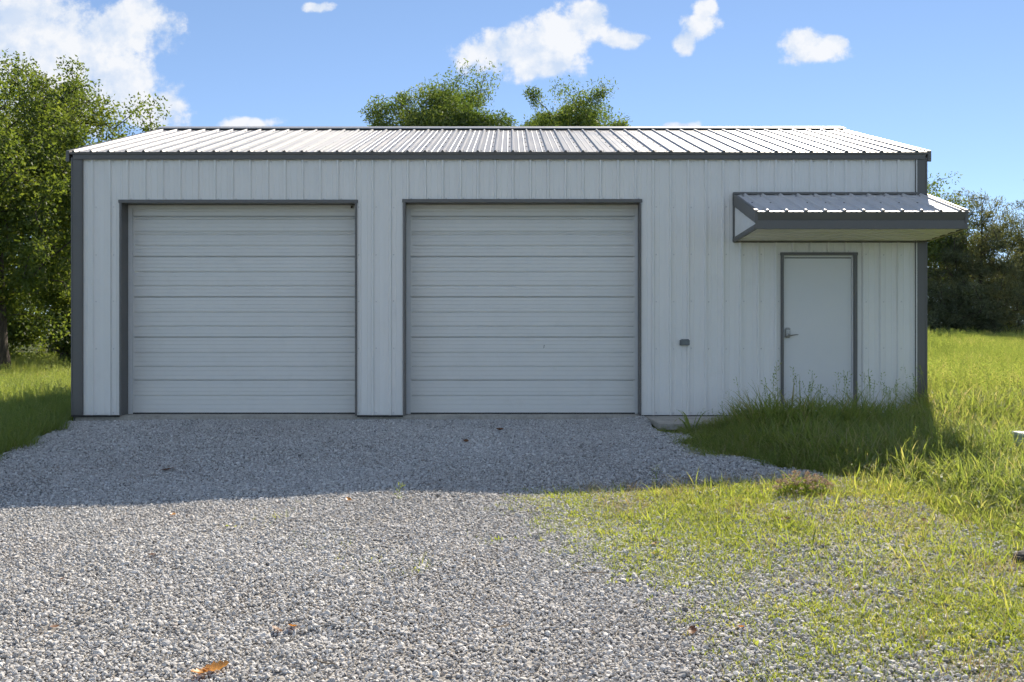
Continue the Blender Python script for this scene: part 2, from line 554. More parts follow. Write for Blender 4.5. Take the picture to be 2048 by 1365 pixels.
def rib_profile(x0, x1, r0=RIB0, hi=0.033, minor=0.0042):
    """(x, height) polyline of a ribbed sheet between x0 and x1"""
    pts = {}

    def put(x, h):
        if x0 - 1e-6 <= x <= x1 + 1e-6:
            pts[round(x, 5)] = h

    def height(x):
        k = (x - r0) / PITCH
        d = abs(k - round(k)) * PITCH
        if d < 0.009: return hi
        if d < 0.022: return hi * (0.022 - d) / 0.013
        for c in (0.076, 0.152):
            dm = abs(((x - r0) % PITCH) - c)
            if dm < 0.005: return minor
            if dm < 0.009: return minor * (0.009 - dm) / 0.004
        return 0.0
    k0, k1 = math.floor((x0 - r0) / PITCH) - 1, math.ceil((x1 - r0) / PITCH) + 1
    for k in range(k0, k1 + 1):
        c = r0 + k * PITCH
        for d in (-0.022, -0.009, 0.009, 0.022):
            put(c + d, height(c + d))
        for mc in (0.076, 0.152):
            for d in (-0.009, -0.005, 0.005, 0.009):
                put(c + mc + d, height(c + mc + d))
    pts[round(x0, 5)] = height(x0)
    pts[round(x1, 5)] = height(x1)
    return sorted(pts.items())


def screw_heads(mb, centers, nrm, r=0.0062, h=0.006):
    nrm = Vector(nrm).normalized()
    a = nrm.orthogonal().normalized()
    b = nrm.cross(a)
    for c in centers:
        c = Vector(c)
        lo = [c + (a * math.cos(k * math.pi / 3) + b * math.sin(k * math.pi / 3)) * r * 1.5 for k in range(6)]
        hi = [c + nrm * h + (a * math.cos(k * math.pi / 3) + b * math.sin(k * math.pi / 3)) * r * 0.8 for k in range(6)]
        mb.add(lo + hi, [(k, (k + 1) % 6, 6 + (k + 1) % 6, 6 + k) for k in range(6)] + [tuple(range(6, 12))])


OPEN = [(-5.095, -2.002, 2.792), (-1.398, 1.705, 2.80), (3.527, 4.52, 2.11)]
WALL_X0, WALL_X1, WALL_TOP = -5.66, 5.36, 3.40
cuts = {WALL_X0, WALL_X1}
k = 0
while RIB0 + k * PITCH * 4 < WALL_X1:
    cuts.add(round(RIB0 + k * PITCH * 4, 4))
    k += 1
for a, b, t_ in OPEN:
    cuts |= {a, b}
cuts = sorted(cuts)
SCREW_Z = [0.03, 0.869, 1.483, 2.095, 2.713, 3.31]
for x0, x1 in zip(cuts[:-1], cuts[1:]):
    if x1 - x0 < 0.01:
        continue
    mid = (x0 + x1) / 2
    z0 = 0.0
    for a, b, t_ in OPEN:
        if a < mid < b:
            z0 = t_
    pr = rib_profile(x0, x1)
    mb = MB()
    n = len(pr)
    zs = (z0, WALL_TOP)
    jit = random.uniform(-0.0012, 0.0012)
    vs = [(x, -h - 0.003 + jit, z) for z in zs for x, h in pr]
    mb.add(vs, [(i, i + 1, n + i + 1, n + i) for i in range(n - 1)])
    wp = mb.build('wall_panel', 'wall', G)
    ms = MB()
    cs = []
    for z in SCREW_Z:
        if z < z0 + 0.02:
            continue
        kk = math.ceil((x0 + 0.03 - RIB0) / PITCH) - 1
        while RIB0 + kk * PITCH < x1:
            xs = RIB0 + kk * PITCH + 0.043
            if x0 + 0.01 < xs < x1 - 0.01:
                cs.append((xs, -0.003 + jit, z + random.uniform(-.006, .006)))
            kk += 1
    if z0 > 1:
        kk = math.ceil((x0 + 0.03 - RIB0) / PITCH) - 1
        while RIB0 + kk * PITCH < x1:
            xs = RIB0 + kk * PITCH + 0.043
            if x0 + 0.01 < xs < x1 - 0.01:
                cs.append((xs, -0.003 + jit, z0 + 0.03))
            kk += 1
    if cs:
        screw_heads(ms, cs, (0, -1, 0))
        tag(ms.build('screws', 'screw_wall', wp), kind='stuff')

# solid core behind the sheets, with the door openings left free
mb = MB()
xs = [WALL_X0] + [q for a, b, t_ in OPEN for q in (a - 0.0, b)] + [WALL_X1]
for i in range(0, len(xs), 2):
    mb.box(xs[i], xs[i + 1], 0.004, 0.2, 0, 3.38)
for a, b, t_ in OPEN:
    mb.box(a, b, 0.004, 0.2, t_, 3.38)
mb.build('wall_framing', 'inside', G)
# side and back walls
for s, X in ((-1, BX0 + 0.01), (1, BX1 - 0.01)):
    ys = [p for p in rib_profile(0.0, BY1, 0.1)]
    top = lambda y: EAVE_Z - 0.03 + SL * (min(y, 2 * RIDGE_Y - y) - EAVE_Y)
    vs = [(X + s * h, y, -0.1) for y, h in ys] + [(X + s * h, y, top(y)) for y, h in ys]
    n = len(ys)
    MB().add(vs, [(i, i + 1, n + i + 1, n + i) for i in range(n - 1)]).build('end_wall', 'wall', G)
pr = rib_profile(BX0 + 0.02, BX1 - 0.02)
n = len(pr)
MB().add([(x, BY1 + h, z) for z in (-0.1, 3.4) for x, h in pr], [(i, n + i, n + i + 1, i + 1) for i in range(n - 1)]).build('back_wall', 'wall', G)
MB().box(BX0 + 0.03, BX1 - 0.03, -0.002, BY1 - 0.02, -0.55, -0.004).build('foundation', 'concrete', G, 0.006)

# trim
def trim_box(name, *a, parent=G, bevel=0.003, m_='trim'):
    return MB().box(*a).build(name, m_, parent, bevel)


for s, (xa, xb) in ((-1, (-5.722, -5.588)), (1, (5.286, 5.428))):
    c = trim_box('corner_trim', xa, xb, -0.036, 0.005, 0.0, 3.36)
    lx = xa - 0.004 if s < 0 else xb - 0.02
    MB().box(lx, lx + 0.024, -0.039, 0.14, -0.004, 3.358).build('corner_trim', 'trim', G, 0.003)
    ex = xb if s < 0 else xa - 0.012
    MB().box(ex, ex + 0.012, -0.041, 0.004, 0.001, 3.355).build('corner_trim', 'trim', G, 0.002)
MB().box(-5.70, 5.405, -0.044, 0.01, 3.338, 3.392).build('eave_trim', 'trim', G, 0.003)
MB().hexa([(-5.70, -0.044, 3.392), (5.405, -0.044, 3.392), (5.405, 0.01, 3.392), (-5.70, 0.01, 3.392),
           (-5.70, -0.056, 3.418), (5.405, -0.056, 3.418), (5.405, 0.01, 3.418), (-5.70, 0.01, 3.418)]).build('eave_trim', 'trim', G)
MB().box(-5.70, 5.405, -0.048, -0.036, 3.330, 3.339).build('eave_trim', 'trim', G, 0.002)
# rake trims along the gable edges, front and back slope
for X0 in (-5.785, 5.43):
    for sgn in (0, 1):
        ya, yb = (EAVE_Y - 0.01, RIDGE_Y) if sgn == 0 else (2 * RIDGE_Y - EAVE_Y + 0.01, RIDGE_Y)
        za, zb = EAVE_Z - 0.01, RIDGE_Z - 0.005
        ps = []
        for dz in (-0.12, 0.024):
            ps += [(X0, ya, za + dz), (X0 + 0.045, ya, za + dz), (X0 + 0.045, yb, zb + dz), (X0, yb, zb + dz)]
        MB().hexa(ps).build('rake_trim', 'trim', G, 0.004)
mb = MB()
for i in range(0, 6, 1):
    pass
segs = [(-5.73, -5.095), (-2.002, -1.398)]
for a, b in segs:
    MB().box(a + 0.004, b - 0.004, -0.040, 0.0, -0.024, -0.002).build('base_trim', 'dark', G, 0.002)
MB().box(1.71, 5.42, -0.038, 0.0, -0.012, -0.001).build('base_trim', 'dark', G, 0.002)

# roof panels: sheets of four ribs, front and back slope
RX0, RX1 = -5.755, 5.46
edges = [RX0]
x = RIB0 + PITCH * 2
while x < RX1 - 0.05:
    if x > RX0 + 0.1:
        edges.append(x)
    x += PITCH * 4
edges.append(RX1)
nrm = Vector((0, -SL, 1)).normalized()
for slope in (0, 1):
    for x0, x1 in zip(edges[:-1], edges[1:]):
        pr = rib_profile(x0, x1, RIB0, 0.022, 0.003)
        n = len(pr)
        vs = []
        jit = random.uniform(0, 0.002)
        for tpos in (0.0, 1.0):
            for x, h in pr:
                y = EAVE_Y - 0.012 + (RIDGE_Y - EAVE_Y) * tpos
                z = EAVE_Z - 0.004 + (RIDGE_Z - EAVE_Z) * tpos
                p = Vector((x, y, z)) + nrm * (h * 1.05 + jit)
                if slope:
                    p.y = 2 * RIDGE_Y - p.y
                vs.append(p)
        fs = [(i, i + 1, n + i + 1, n + i) for i in range(n - 1)]
        rp = MB().add(vs, fs).build('roof_panel', 'roof', G)
        if slope:
            continue
        # foam closure filling the open rib ends at the eave
        cv = []
        for x, h in pr:
            cv.append((x, EAVE_Y - 0.004, EAVE_Z - 0.030))
        for x, h in pr:
            cv.append((x, EAVE_Y - 0.004 - nrm.y * 0, EAVE_Z - 0.004 + h * 0.98))
        MB().add(cv, [(i, i + 1, n + i + 1, n + i) for i in range(n - 1)]).build('rib_closure', 'trim', rp)
        ms = MB()
        cs = []
        kk = math.ceil((x0 - RIB0) / PITCH) - 1
        while RIB0 + kk * PITCH < x1:
            for off in (-0.043, 0.043):
                xs = RIB0 + kk * PITCH + off
                if x0 + 0.01 < xs < x1 - 0.01:
                    for row, tpos in enumerate((0.025, 0.19, 0.355, 0.52, 0.685, 0.85)):
                        if off > 0 and row not in (0, 5):
                            continue
                        tp = tpos + random.uniform(-.004, .004)
                        cs.append(Vector((xs, EAVE_Y - 0.012 + (RIDGE_Y - EAVE_Y) * tp, EAVE_Z - 0.004 + (RIDGE_Z - EAVE_Z) * tp)) + nrm * (jit))
            kk += 1
        screw_heads(ms, cs, nrm, 0.0085, 0.008)
        tag(ms.build('screws', 'screw_roof', rp), kind='stuff')
# ridge cap with a turned-down hem
mb = MB()
rc = [(-0.27, -0.052), (-0.262, -0.036), (0.0, 0.044), (0.262, -0.036), (0.27, -0.052)]
for i in range(4):
    pass
vs = [(X, RIDGE_Y + dy, RIDGE_Z + dz) for X in (RX0 - 0.03, RX1 + 0.03) for dy, dz in rc]
mb.add(vs, [(i, i + 1, 6 + i, 5 + i) for i in range(4)])
mb.build('ridge_cap', 'roof', G)
n_ = 0
pr = rib_profile(RX0, RX1)
MB().box(RX0 + 0.02, RX1 - 0.02, RIDGE_Y - 0.252, RIDGE_Y - 0.235, RIDGE_Z - 0.085, RIDGE_Z - 0.035).build('ridge_closure', 'dark', G)

# overhead doors
REC = 0.262
GROOVES = [431.6, 437, 462, 467.7, 490, 512, 542.6, 570.3, 593, 623.5, 651.6, 673.5, 704, 732, 759.7, 790.3]
zpx = lambda py: CAM_Z + (682 - py) * (13.005 + REC - 0.02) / 1991.1


def overhead_door(a, b, top, left_end):
    # recess: jambs and head, then the door with its sections
    for X0, X1, nm in ((a, a + 0.03, 'l'), (b - 0.024, b, 'r')):
        MB().box(X0, X1, -0.041, 0.0, -0.004, top).build('door_trim', 'trim', G, 0.002)
        jx = (X0 - 0.004, X0 + 0.012) if nm == 'l' else (X1 - 0.012, X1 + 0.004)
        MB().box(jx[0], jx[1], -0.002, REC + 0.02, -0.002, top - 0.002).build('door_jamb', 'trim', G)
    MB().box(a - 0.012, b + 0.012, -0.045, 0.0, top - 0.026, top + 0.016).build('door_trim', 'trim', G, 0.002)
    MB().box(a, b, -0.002, REC + 0.02, top - 0.016, top + 0.002).build('door_head', 'trim', G)
    D = MB().box(a - 0.02, b + 0.02, REC + 0.03, REC + 0.05, 0.0, top + 0.05).build('overhead_door', 'door', G)
    dx0, dx1 = a + 0.075, b - 0.055
    # stops of white vinyl at both sides and head
    MB().box(a + 0.012, dx0 - 0.006, REC - 0.035, REC - 0.012, -0.002, top - 0.02).build('door_stop', 'vinyl', D, 0.003)
    MB().box(dx1 + 0.006, b - 0.012, REC - 0.035, REC - 0.012, -0.002, top - 0.02).build('door_stop', 'vinyl', D, 0.003)
    MB().box(a + 0.02, b - 0.02, REC - 0.033, REC - 0.014, top - 0.066, top - 0.018).build('door_stop', 'vinyl', D, 0.003)
    bounds = [827, 759.7, 673.5, 593, 512, 431.6, 395]
    for i in range(6):
        z0, z1 = zpx(bounds[i]), zpx(bounds[i + 1])
        gs = sorted([zpx(g) for g in GROOVES if bounds[i + 1] + 2 < g < bounds[i] - 2])
        strips = []                    # pinstripes between the deeper grooves
        zz = sorted([z0 + 0.004] + gs + [z1 - 0.003])
        prof = [(z0 + 0.002, 0.004), (z0 + 0.006, 0.0)]
        for j, g in enumerate(gs):
            prof += [(g - 0.018, 0.0), (g - 0.006, 0.016), (g + 0.003, 0.018), (g + 0.005, 0.0)]
        lo = [z0] + gs
        hi = gs + [z1]
        for p0, p1 in zip(lo, hi):
            nn = max(2, int(round((p1 - p0) / 0.055)))
            for q in range(1, nn):
                g = p0 + (p1 - p0) * q / nn
                if g - p0 > 0.02 and p1 - g > 0.02:
                    prof += [(g - 0.006, 0.0), (g, 0.0045), (g + 0.002, 0.0)]
        prof += [(z1 - 0.018, 0.0), (z1 - 0.006, 0.018), (z1 - 0.0005, 0.020)]
        prof.sort()
        # flat end stiles, pressed pattern between
        cols = [(dx0 - 0.02, 0.0), (dx0 + 0.006, 0.0), (dx0 + 0.012, 1.0), (dx1 - 0.012, 1.0), (dx1 - 0.006, 0.0), (dx1 + 0.02, 0.0)]
        sub = []
        for (xa, ka), (xb, kb) in zip(cols[:-1], cols[1:]):
            sub.append((xa, ka))
            if xb - xa > 1:
                for q in range(1, 8):
                    sub.append((xa + (xb - xa) * q / 8, 1.0))
        sub.append(cols[-1])
        n = len(sub)
        wob = [random.uniform(-0.0015, 0.0015) for _ in sub]
        vs = [(x, REC + (d if z in (prof[0][0], prof[-1][0]) else d * k) + w_, z) for z, d in prof for (x, k), w_ in zip(sub, wob)]
        fs = [(r * n + i2, r * n + i2 + 1, (r + 1) * n + i2 + 1, (r + 1) * n + i2) for r in range(len(prof) - 1) for i2 in range(n - 1)]
        MB().add(vs, fs).build('door_section', 'door', D)
    MB().box(dx0 - 0.01, dx1 + 0.01, REC - 0.006, REC + 0.02, -0.004, 0.014).build('bottom_seal', 'rubber', D, 0.003)
    return D


D1 = overhead_door(*OPEN[0], True)
D2 = overhead_door(*OPEN[1], False)
tag(D1, 'overhead door with a dark mud nest under its head')
tag(D2, 'overhead door with a small dark scratch')
# scratch on the second door
sx, sz = (1088 - 1021) * 13.26 / 1991, zpx(693)
MB().hexa([(sx - 0.008, REC - 0.003, sz - 0.022), (sx - 0.002, REC - 0.003, sz - 0.022), (sx - 0.002, REC + 0.002, sz - 0.022), (sx - 0.008, REC + 0.002, sz - 0.022),
           (sx + 0.003, REC - 0.003, sz + 0.022), (sx + 0.008, REC - 0.003, sz + 0.022), (sx + 0.008, REC + 0.002, sz + 0.022), (sx + 0.003, REC + 0.002, sz + 0.022)]).build('scratch', 'rubber', D2)


def lump(name, c, r, m_, seed=0, parent=None, sub=2, rough=0.35):
    bm = bmesh.new()
    bmesh.ops.create_icosphere(bm, subdivisions=sub, radius=1)
    rr = random.Random(seed)
    ph = [(rr.uniform(-3, 3), rr.uniform(-3, 3), rr.uniform(-3, 3), rr.uniform(0, 6)) for _ in range(6)]
    for vt in bm.verts:
        k = 1 + rough * sum(math.sin(p[0] * vt.co.x + p[1] * vt.co.y + p[2] * vt.co.z + p[3]) for p in ph) / 5
        vt.co = Vector((vt.co.x * r[0] * k, vt.co.y * r[1] * k, vt.co.z * r[2] * k)) + Vector(c)
    me_ = bpy.data.meshes.new(name)
    bm.to_mesh(me_)
    bm.free()
    return link(name, me_, parent, m_)


nest = lump('mud_nest', ((703 - 1021) * 13.2 / 1991, REC - 0.055, zpx(414.5)), (0.016, 0.022, 0.018), 'mud', 3)
tag(nest, 'small dark mud wasp nest under the head of the garage door', 'nest')

# entry door in its frame
a, b, top = OPEN[2]
for X0, X1 in ((a, a + 0.034), (b - 0.044, b)):
    MB().box(X0, X1, -0.041, 0.03, -0.002, top).build('door_trim', 'trim', G, 0.003)
MB().box(a - 0.006, b + 0.006, -0.045, 0.03, top - 0.026, top + 0.012).build('door_trim', 'trim', G, 0.003)
E = MB().box(a + 0.052, b - 0.064, 0.014, 0.058, 0.018, top - 0.062).build('entry_door', 'entry', G, 0.003)
for X0, X1 in ((a + 0.032, a + 0.050), (b - 0.062, b - 0.042)):
    MB().box(X0, X1, -0.004, 0.07, 0.0, top - 0.024).build('door_frame', 'entry', E, 0.002)
MB().box(a + 0.045, b - 0.055, -0.004, 0.07, top - 0.050, top - 0.024).build('door_frame', 'entry', E, 0.002)
MB().box(a + 0.04, b - 0.05, 0.03, 0.10, top - 0.066, top - 0.046).build('door_gap', 'rubber', E)
MB().box(a + 0.03, b - 0.04, -0.02, 0.07, 0.0, 0.016).build('threshold', 'nickel', E, 0.003)
lx, lz = (1575.5 - 1021) / 153.1, (830 - 665.5) / 153.1
MB().box(lx - 0.034, lx + 0.034, -0.012, 0.014, lz - 0.068, lz + 0.068).build('lock_plate', 'keypad', E, 0.010)
mb = MB()
for r_ in range(3):
    for c_ in range(4):
        X = lx - 0.021 + c_ * 0.014
        Z = lz + 0.028 - r_ * 0.017
        mb.box(X - 0.0045, X + 0.0045, -0.016, -0.012, Z - 0.006, Z + 0.006)
tag(mb.build('keypad_buttons', 'keys', E), kind='stuff')
ringv = MB()
ringv.tube([(lx, -0.012, lz - 0.036), (lx, -0.030, lz - 0.036), (lx, -0.034, lz - 0.036)], [0.026, 0.025, 0.018], 16)
ringv.build('handle_rose', 'nickel', E)
MB().tube([(lx, -0.03, lz - 0.036), (lx, -0.062, lz - 0.036), (lx + 0.02, -0.068, lz - 0.037), (lx + 0.06, -0.068, lz - 0.030), (lx + 0.095, -0.066, lz - 0.024), (lx + 0.122, -0.060, lz - 0.026)],
          [0.011, 0.0105, 0.010, 0.008, 0.0075, 0.005], 10).build('door_handle', 'nickel', E, smooth=True)

# outlet cover on the wall
ox, oz = (1368.5 - 1021) / 153.1, (830 - 685) / 153.1
OB = MB().box(ox - 0.062, ox + 0.062, -0.062, 0.0, oz - 0.036, oz + 0.036).build('outlet_box', 'box_grey', G, 0.005)
MB().box(ox - 0.057, ox + 0.057, -0.072, -0.062, oz - 0.031, oz + 0.031).build('outlet_lid', 'box_grey', OB, 0.004)
MB().box(ox - 0.05, ox + 0.05, -0.064, -0.056, oz + 0.036, oz + 0.044).build('outlet_hinge', 'box_grey', OB, 0.002)

# awning over the entry door
A = empty('door_awning')
A.parent = G
AX0, AX1, AC = 2.913, 5.432, 1.165
AT, AF, ABW, ABF = 2.872, 2.505, 2.262, 2.305     # roof at wall / at front edge, soffit at wall / at front
asl = (AT - AF) / AC
anrm = Vector((0, -asl, 1)).normalized()
ae = [AX0 + 0.02]
x = RIB0 + PITCH * math.ceil((AX0 + 0.35 - RIB0) / PITCH)
while x < AX1 - 0.3:
    ae.append(x)
    x += PITCH * 4
ae.append(AX1 + 0.02)
for x0, x1 in zip(ae[:-1], ae[1:]):
    pr = rib_profile(x0, x1, RIB0 + 0.05, 0.022, 0.003)
    n = len(pr)
    vs = []
    for tpos in (0, 1):
        for x, h in pr:
            vs.append(Vector((x, -AC - 0.028 + (AC + 0.028) * tpos, AF - asl * 0.028 + 0.006 + (AT - AF + asl * 0.028) * tpos)) + anrm * h * 1.05)
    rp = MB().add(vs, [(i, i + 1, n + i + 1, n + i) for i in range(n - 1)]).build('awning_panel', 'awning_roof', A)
    cv = [(x, -AC - 0.020, AF - 0.02) for x, h in pr] + [(x, -AC - 0.020, AF - 0.006 + h) for x, h in pr]
    MB().add(cv, [(i, i + 1, n + i + 1, n + i) for i in range(n - 1)]).build('rib_closure', 'trim', rp)
    ms = MB()
    cs = []
    for kk in range(60):
        xs = RIB0 + 0.05 + kk * PITCH - 0.043
        if x0 + 0.01 < xs < x1 - 0.01:
            for tp in (0.04, 0.48, 0.9):
                cs.append((xs, -AC + AC * tp, AF + 0.006 + (AT - AF) * tp))
    screw_heads(ms, cs, anrm, 0.0085, 0.008)
    tag(ms.build('screws', 'screw_roof', rp), kind='stuff')
MB().box(AX0 - 0.012, AX1 - 0.02, -0.046, 0.0, AT + 0.004, AT + 0.034).build('wall_flashing', 'trim', A, 0.003)
# two-band fascia
MB().hexa([(AX0 + 0.006, -AC + 0.004, 2.405), (AX1, -AC + 0.004, 2.405), (AX1, -AC + 0.03, 2.405), (AX0 + 0.006, -AC + 0.03, 2.405),
           (AX0 + 0.006, -AC - 0.024, AF - 0.004), (AX1, -AC - 0.024, AF - 0.004), (AX1, -AC + 0.03, AF - 0.004), (AX0 + 0.006, -AC + 0.03, AF - 0.004)]).build('fascia', 'trim', A, 0.002)
MB().box(AX0 + 0.002, AX1 + 0.004, -AC - 0.006, -AC + 0.03, 2.300, 2.403).build('fascia', 'trim', A, 0.003)
# rake and bottom trims at both ends, cheek panels of ribbed sheet between
for s, X in ((-1, AX0), (1, AX1)):
    xa, xb = (X - 0.012, X + 0.028) if s < 0 else (X - 0.028, X + 0.012)
    hh = 0.135
    MB().hexa([(xa, -AC - 0.016, AF - hh), (xb, -AC - 0.016, AF - hh), (xb, -0.002, AT - hh), (xa, -0.002, AT - hh),
               (xa, -AC - 0.016, AF + 0.022), (xb, -AC - 0.016, AF + 0.022), (xb, -0.002, AT + 0.02), (xa, -0.002, AT + 0.02)]).build('rake_trim', 'trim', A, 0.003)
    MB().hexa([(xa, -AC, ABF - 0.006), (xb, -AC, ABF - 0.006), (xb, -0.002, ABW - 0.006), (xa, -0.002, ABW - 0.006),
               (xa, -AC, ABF + 0.05), (xb, -AC, ABF + 0.05), (xb, -0.002, ABW + 0.05), (xa, -0.002, ABW + 0.05)]).build('lower_trim', 'trim', A, 0.003)
    MB().box(xa, xb, -0.050, -0.001, ABW, AT).build('wall_trim', 'trim', A, 0.003)
    ys = rib_profile(-AC + 0.01, -0.01, 0.0, 0.012)
    n = len(ys)
    MB().add([(X + s * (h * 0.6 - 0.006), y, ABW + 0.02 - (ABF - ABW) / AC * y) for y, h in ys] + [(X + s * (h * 0.6 - 0.006), y, AT - 0.06 + asl * y) for y, h in ys],
             [(i, i + 1, n + i + 1, n + i) for i in range(n - 1)]).build('cheek_panel', 'wall', A)
ys = rib_profile(-AC + 0.02, -0.002, 0.0, 0.014)
n = len(ys)
MB().add([(X, y, ABW + 0.012 - (ABF - ABW) / AC * y - h) for X in (AX0 + 0.01, AX1 - 0.01) for y, h in ys],
         [(i, i + 1, n + i + 1, n + i) for i in range(n - 1)]).build('soffit', 'wall', A)
MB().box(AX0, AX1 - 0.04, -0.045, -0.002, ABW - 0.012, ABW + 0.004).build('lower_trim', 'trim', A, 0.002)

# concrete step at the entry
st = MB().box(1.752, 5.15, -1.29, -0.046, -0.30, -0.010).build('concrete_step', 'concrete', None, 0.006)
tag(st, 'weathered concrete step along the wall below the entry door', 'step')

# ------------------------------------------------------------------ scattered stuff through geometry nodes
src = bpy.data.collections.new('scatter_sources')


def scatter(name, variants, P, rot, scl, idx, attrs, material):
    """instances of the variant meshes on the points P"""
    me_ = bpy.data.meshes.new(name)
    me_.vertices.add(len(P))
    me_.vertices.foreach_set('co', np.asarray(P, np.float32).ravel())

    def at(nm, tp, data):
        a_ = me_.attributes.new(nm, tp, 'POINT')
        key = 'vector' if tp == 'FLOAT_VECTOR' else 'value'
        a_.data.foreach_set(key, np.asarray(data, np.int32 if tp == 'INT' else np.float32).ravel())
    at('rot', 'FLOAT_VECTOR', rot)
    at('scl', 'FLOAT_VECTOR', scl)
    at('idx', 'INT', idx)
    for k_, v_ in attrs.items():
        at(k_, 'FLOAT', v_)
    o = link(name, me_)
    me_.materials.append(material)
    vc = bpy.data.collections.new(name + '_variants')
    for i, vm in enumerate(variants):
        vo = bpy.data.objects.new('%s_variant_%02d' % (name, i), vm)
        if not vm.materials:
            vm.materials.append(material)
        vc.objects.link(vo)
    ng = bpy.data.node_groups.new(name + '_scatter', 'GeometryNodeTree')
    ng.interface.new_socket('Geometry', in_out='INPUT', socket_type='NodeSocketGeometry')
    ng.interface.new_socket('Geometry', in_out='OUTPUT', socket_type='NodeSocketGeometry')
    N = ng.nodes
    gi, go = N.new('NodeGroupInput'), N.new('NodeGroupOutput')
    ip = N.new('GeometryNodeInstanceOnPoints')
    ci = N.new('GeometryNodeCollectionInfo')
    ci.inputs['Collection'].default_value = vc
    ci.inputs['Separate Children'].default_value = True
    ci.inputs['Reset Children'].default_value = True

    def na(nm, tp):
        x_ = N.new('GeometryNodeInputNamedAttribute')
        x_.data_type = tp
        x_.inputs[0].default_value = nm
        return x_.outputs[0]
    ip.inputs['Pick Instance'].default_value = True
    L = ng.links
    L.new(gi.outputs[0], ip.inputs['Points'])
    L.new(ci.outputs[0], ip.inputs['Instance'])
    L.new(na('idx', 'INT'), ip.inputs['Instance Index'])
    e2r = N.new('FunctionNodeEulerToRotation')
    L.new(na('rot', 'FLOAT_VECTOR'), e2r.inputs[0])
    L.new(e2r.outputs[0], ip.inputs['Rotation'])
    L.new(na('scl', 'FLOAT_VECTOR'), ip.inputs['Scale'])
    L.new(ip.outputs[0], go.inputs[0])
    md = o.modifiers.new('scatter', 'NODES')
    md.node_group = ng
    return o


def in_view(x, y, side=1.5):
    return (np.abs(x) < (y - CAM_Y) * 0.5185 + side) & (y > CAM_Y + 3.2)


# stones: small angular hulls
def stone_mesh(i):
    rr = random.Random(100 + i)
    bm = bmesh.new()
    for _ in range(26):
        d = Vector((rr.gauss(0, 1), rr.gauss(0, 1), rr.gauss(0, 1))).normalized()
        k_ = rr.uniform(0.86, 1.05)
        bm.verts.new((d.x * k_ * rr.uniform(.97, 1.03), d.y * k_ * 0.78, d.z * k_ * 0.62))
    res = bmesh.ops.convex_hull(bm, input=list(bm.verts))
    bmesh.ops.delete(bm, geom=[g_ for g_ in res['geom_interior'] if isinstance(g_, bmesh.types.BMVert)], context='VERTS')
    me_ = bpy.data.meshes.new('stone_%02d' % i)
    bm.to_mesh(me_)
    bm.free()
    return me_


stones = [stone_mesh(i) for i in range(14)]
sp = 0.0188
X, Y = np.meshgrid(np.arange(-8.2, 4.3, sp), np.arange(-10.2, 0.0, sp))
X = X.ravel() + rng.uniform(-.5, .5, X.size) * sp
Y = Y.ravel() + rng.uniform(-.5, .5, Y.size) * sp
edge = 0.32 * (fbm(X, Y, 1.9, 21, 3) - 0.5) * 2
soil = fbm(X, Y, 0.8, 33, 4)
inw = sstep(X - np.interp(Y, [-9, -8, -7, -6, -4.7], [1.6, 1.35, 1.15, .65, .35]), 0.0, 1.6) * sstep(-Y, 4.0, 5.0)
keep = (X > x_left(Y) + edge) & (X < x_right(Y) + edge + 0.05) & (Y < -0.012) & in_view(X, Y) & ~((X > 1.74) & (Y > -1.3))
keep &= rng.random(X.size) > inw * sstep(soil, 0.40, 0.62) * 0.75
brown = sstep(fbm(X, Y, 2.3, 51, 3), 0.66, 0.74) * 0.8
keep &= rng.random(X.size) > brown * 0.5
X, Y = X[keep], Y[keep]
n = len(X)
size = np.clip(rng.lognormal(math.log(0.0100), 0.32, n), 0.005, 0.024)
tint = np.clip(rng.normal(0.50, 0.19, n) + (fbm(X, Y, 0.7, 61, 3) - 0.5) * 0.25, 0, 1)
warm = np.where(rng.random(n) < 0.05, rng.uniform(0.2, .9, n), rng.uniform(0, 0.06, n))
warm = np.clip(warm + 0.12 * sstep(fbm(X, Y, 0.9, 71, 3), 0.5, 0.7), 0, 1)
Z = gz(X, Y) + 0.012 + size * 0.22 + rng.uniform(0, 0.008, n)
gravel = scatter('gravel', stones, np.stack([X, Y, Z], 1),
                 np.stack([rng.normal(0, .45, n), rng.normal(0, .45, n), rng.uniform(0, 6.28, n)], 1),
                 np.repeat(size[:, None], 3, 1) * rng.uniform(.8, 1.2, (n, 3)), rng.integers(0, len(stones), n), {'tint': tint, 'warm': warm}, M['stone'])
tag(gravel, 'loose grey crushed limestone gravel covering the drive', 'gravel', kind='stuff')
print('stones', n)


# grass
def blade(V, F, base, ang, h, w, lean, curl, segs, rr, droop=0.0):
    d = Vector((math.cos(ang), math.sin(ang), 0))
    s_ = Vector((-d.y, d.x, 0))
    tw = rr.uniform(-0.9, 0.9)
    s_ = (s_ * math.cos(tw) + d * math.sin(tw))
    b0 = len(V)
    p = Vector(base)
    th = lean
    for i in range(segs + 1):
        t_ = i / segs
        ww = w * (1 - t_ ** 1.6) * (0.75 + 0.5 * min(1, t_ * 3)) * 0.5
        if i == segs:
            V.append(tuple(p))
        else:
            V.append(tuple(p - s_ * ww))
            V.append(tuple(p + s_ * ww))
        th += (curl + droop * t_) / segs
        p = p + (d * math.sin(th) + Vector((0, 0, 1)) * math.cos(th)) * (h / segs)
    for i in range(segs - 1):
        q = b0 + 2 * i
        F.append((q, q + 1, q + 3, q + 2))
    q = b0 + 2 * (segs - 1)
    F.append((q, q + 1, q + 2))


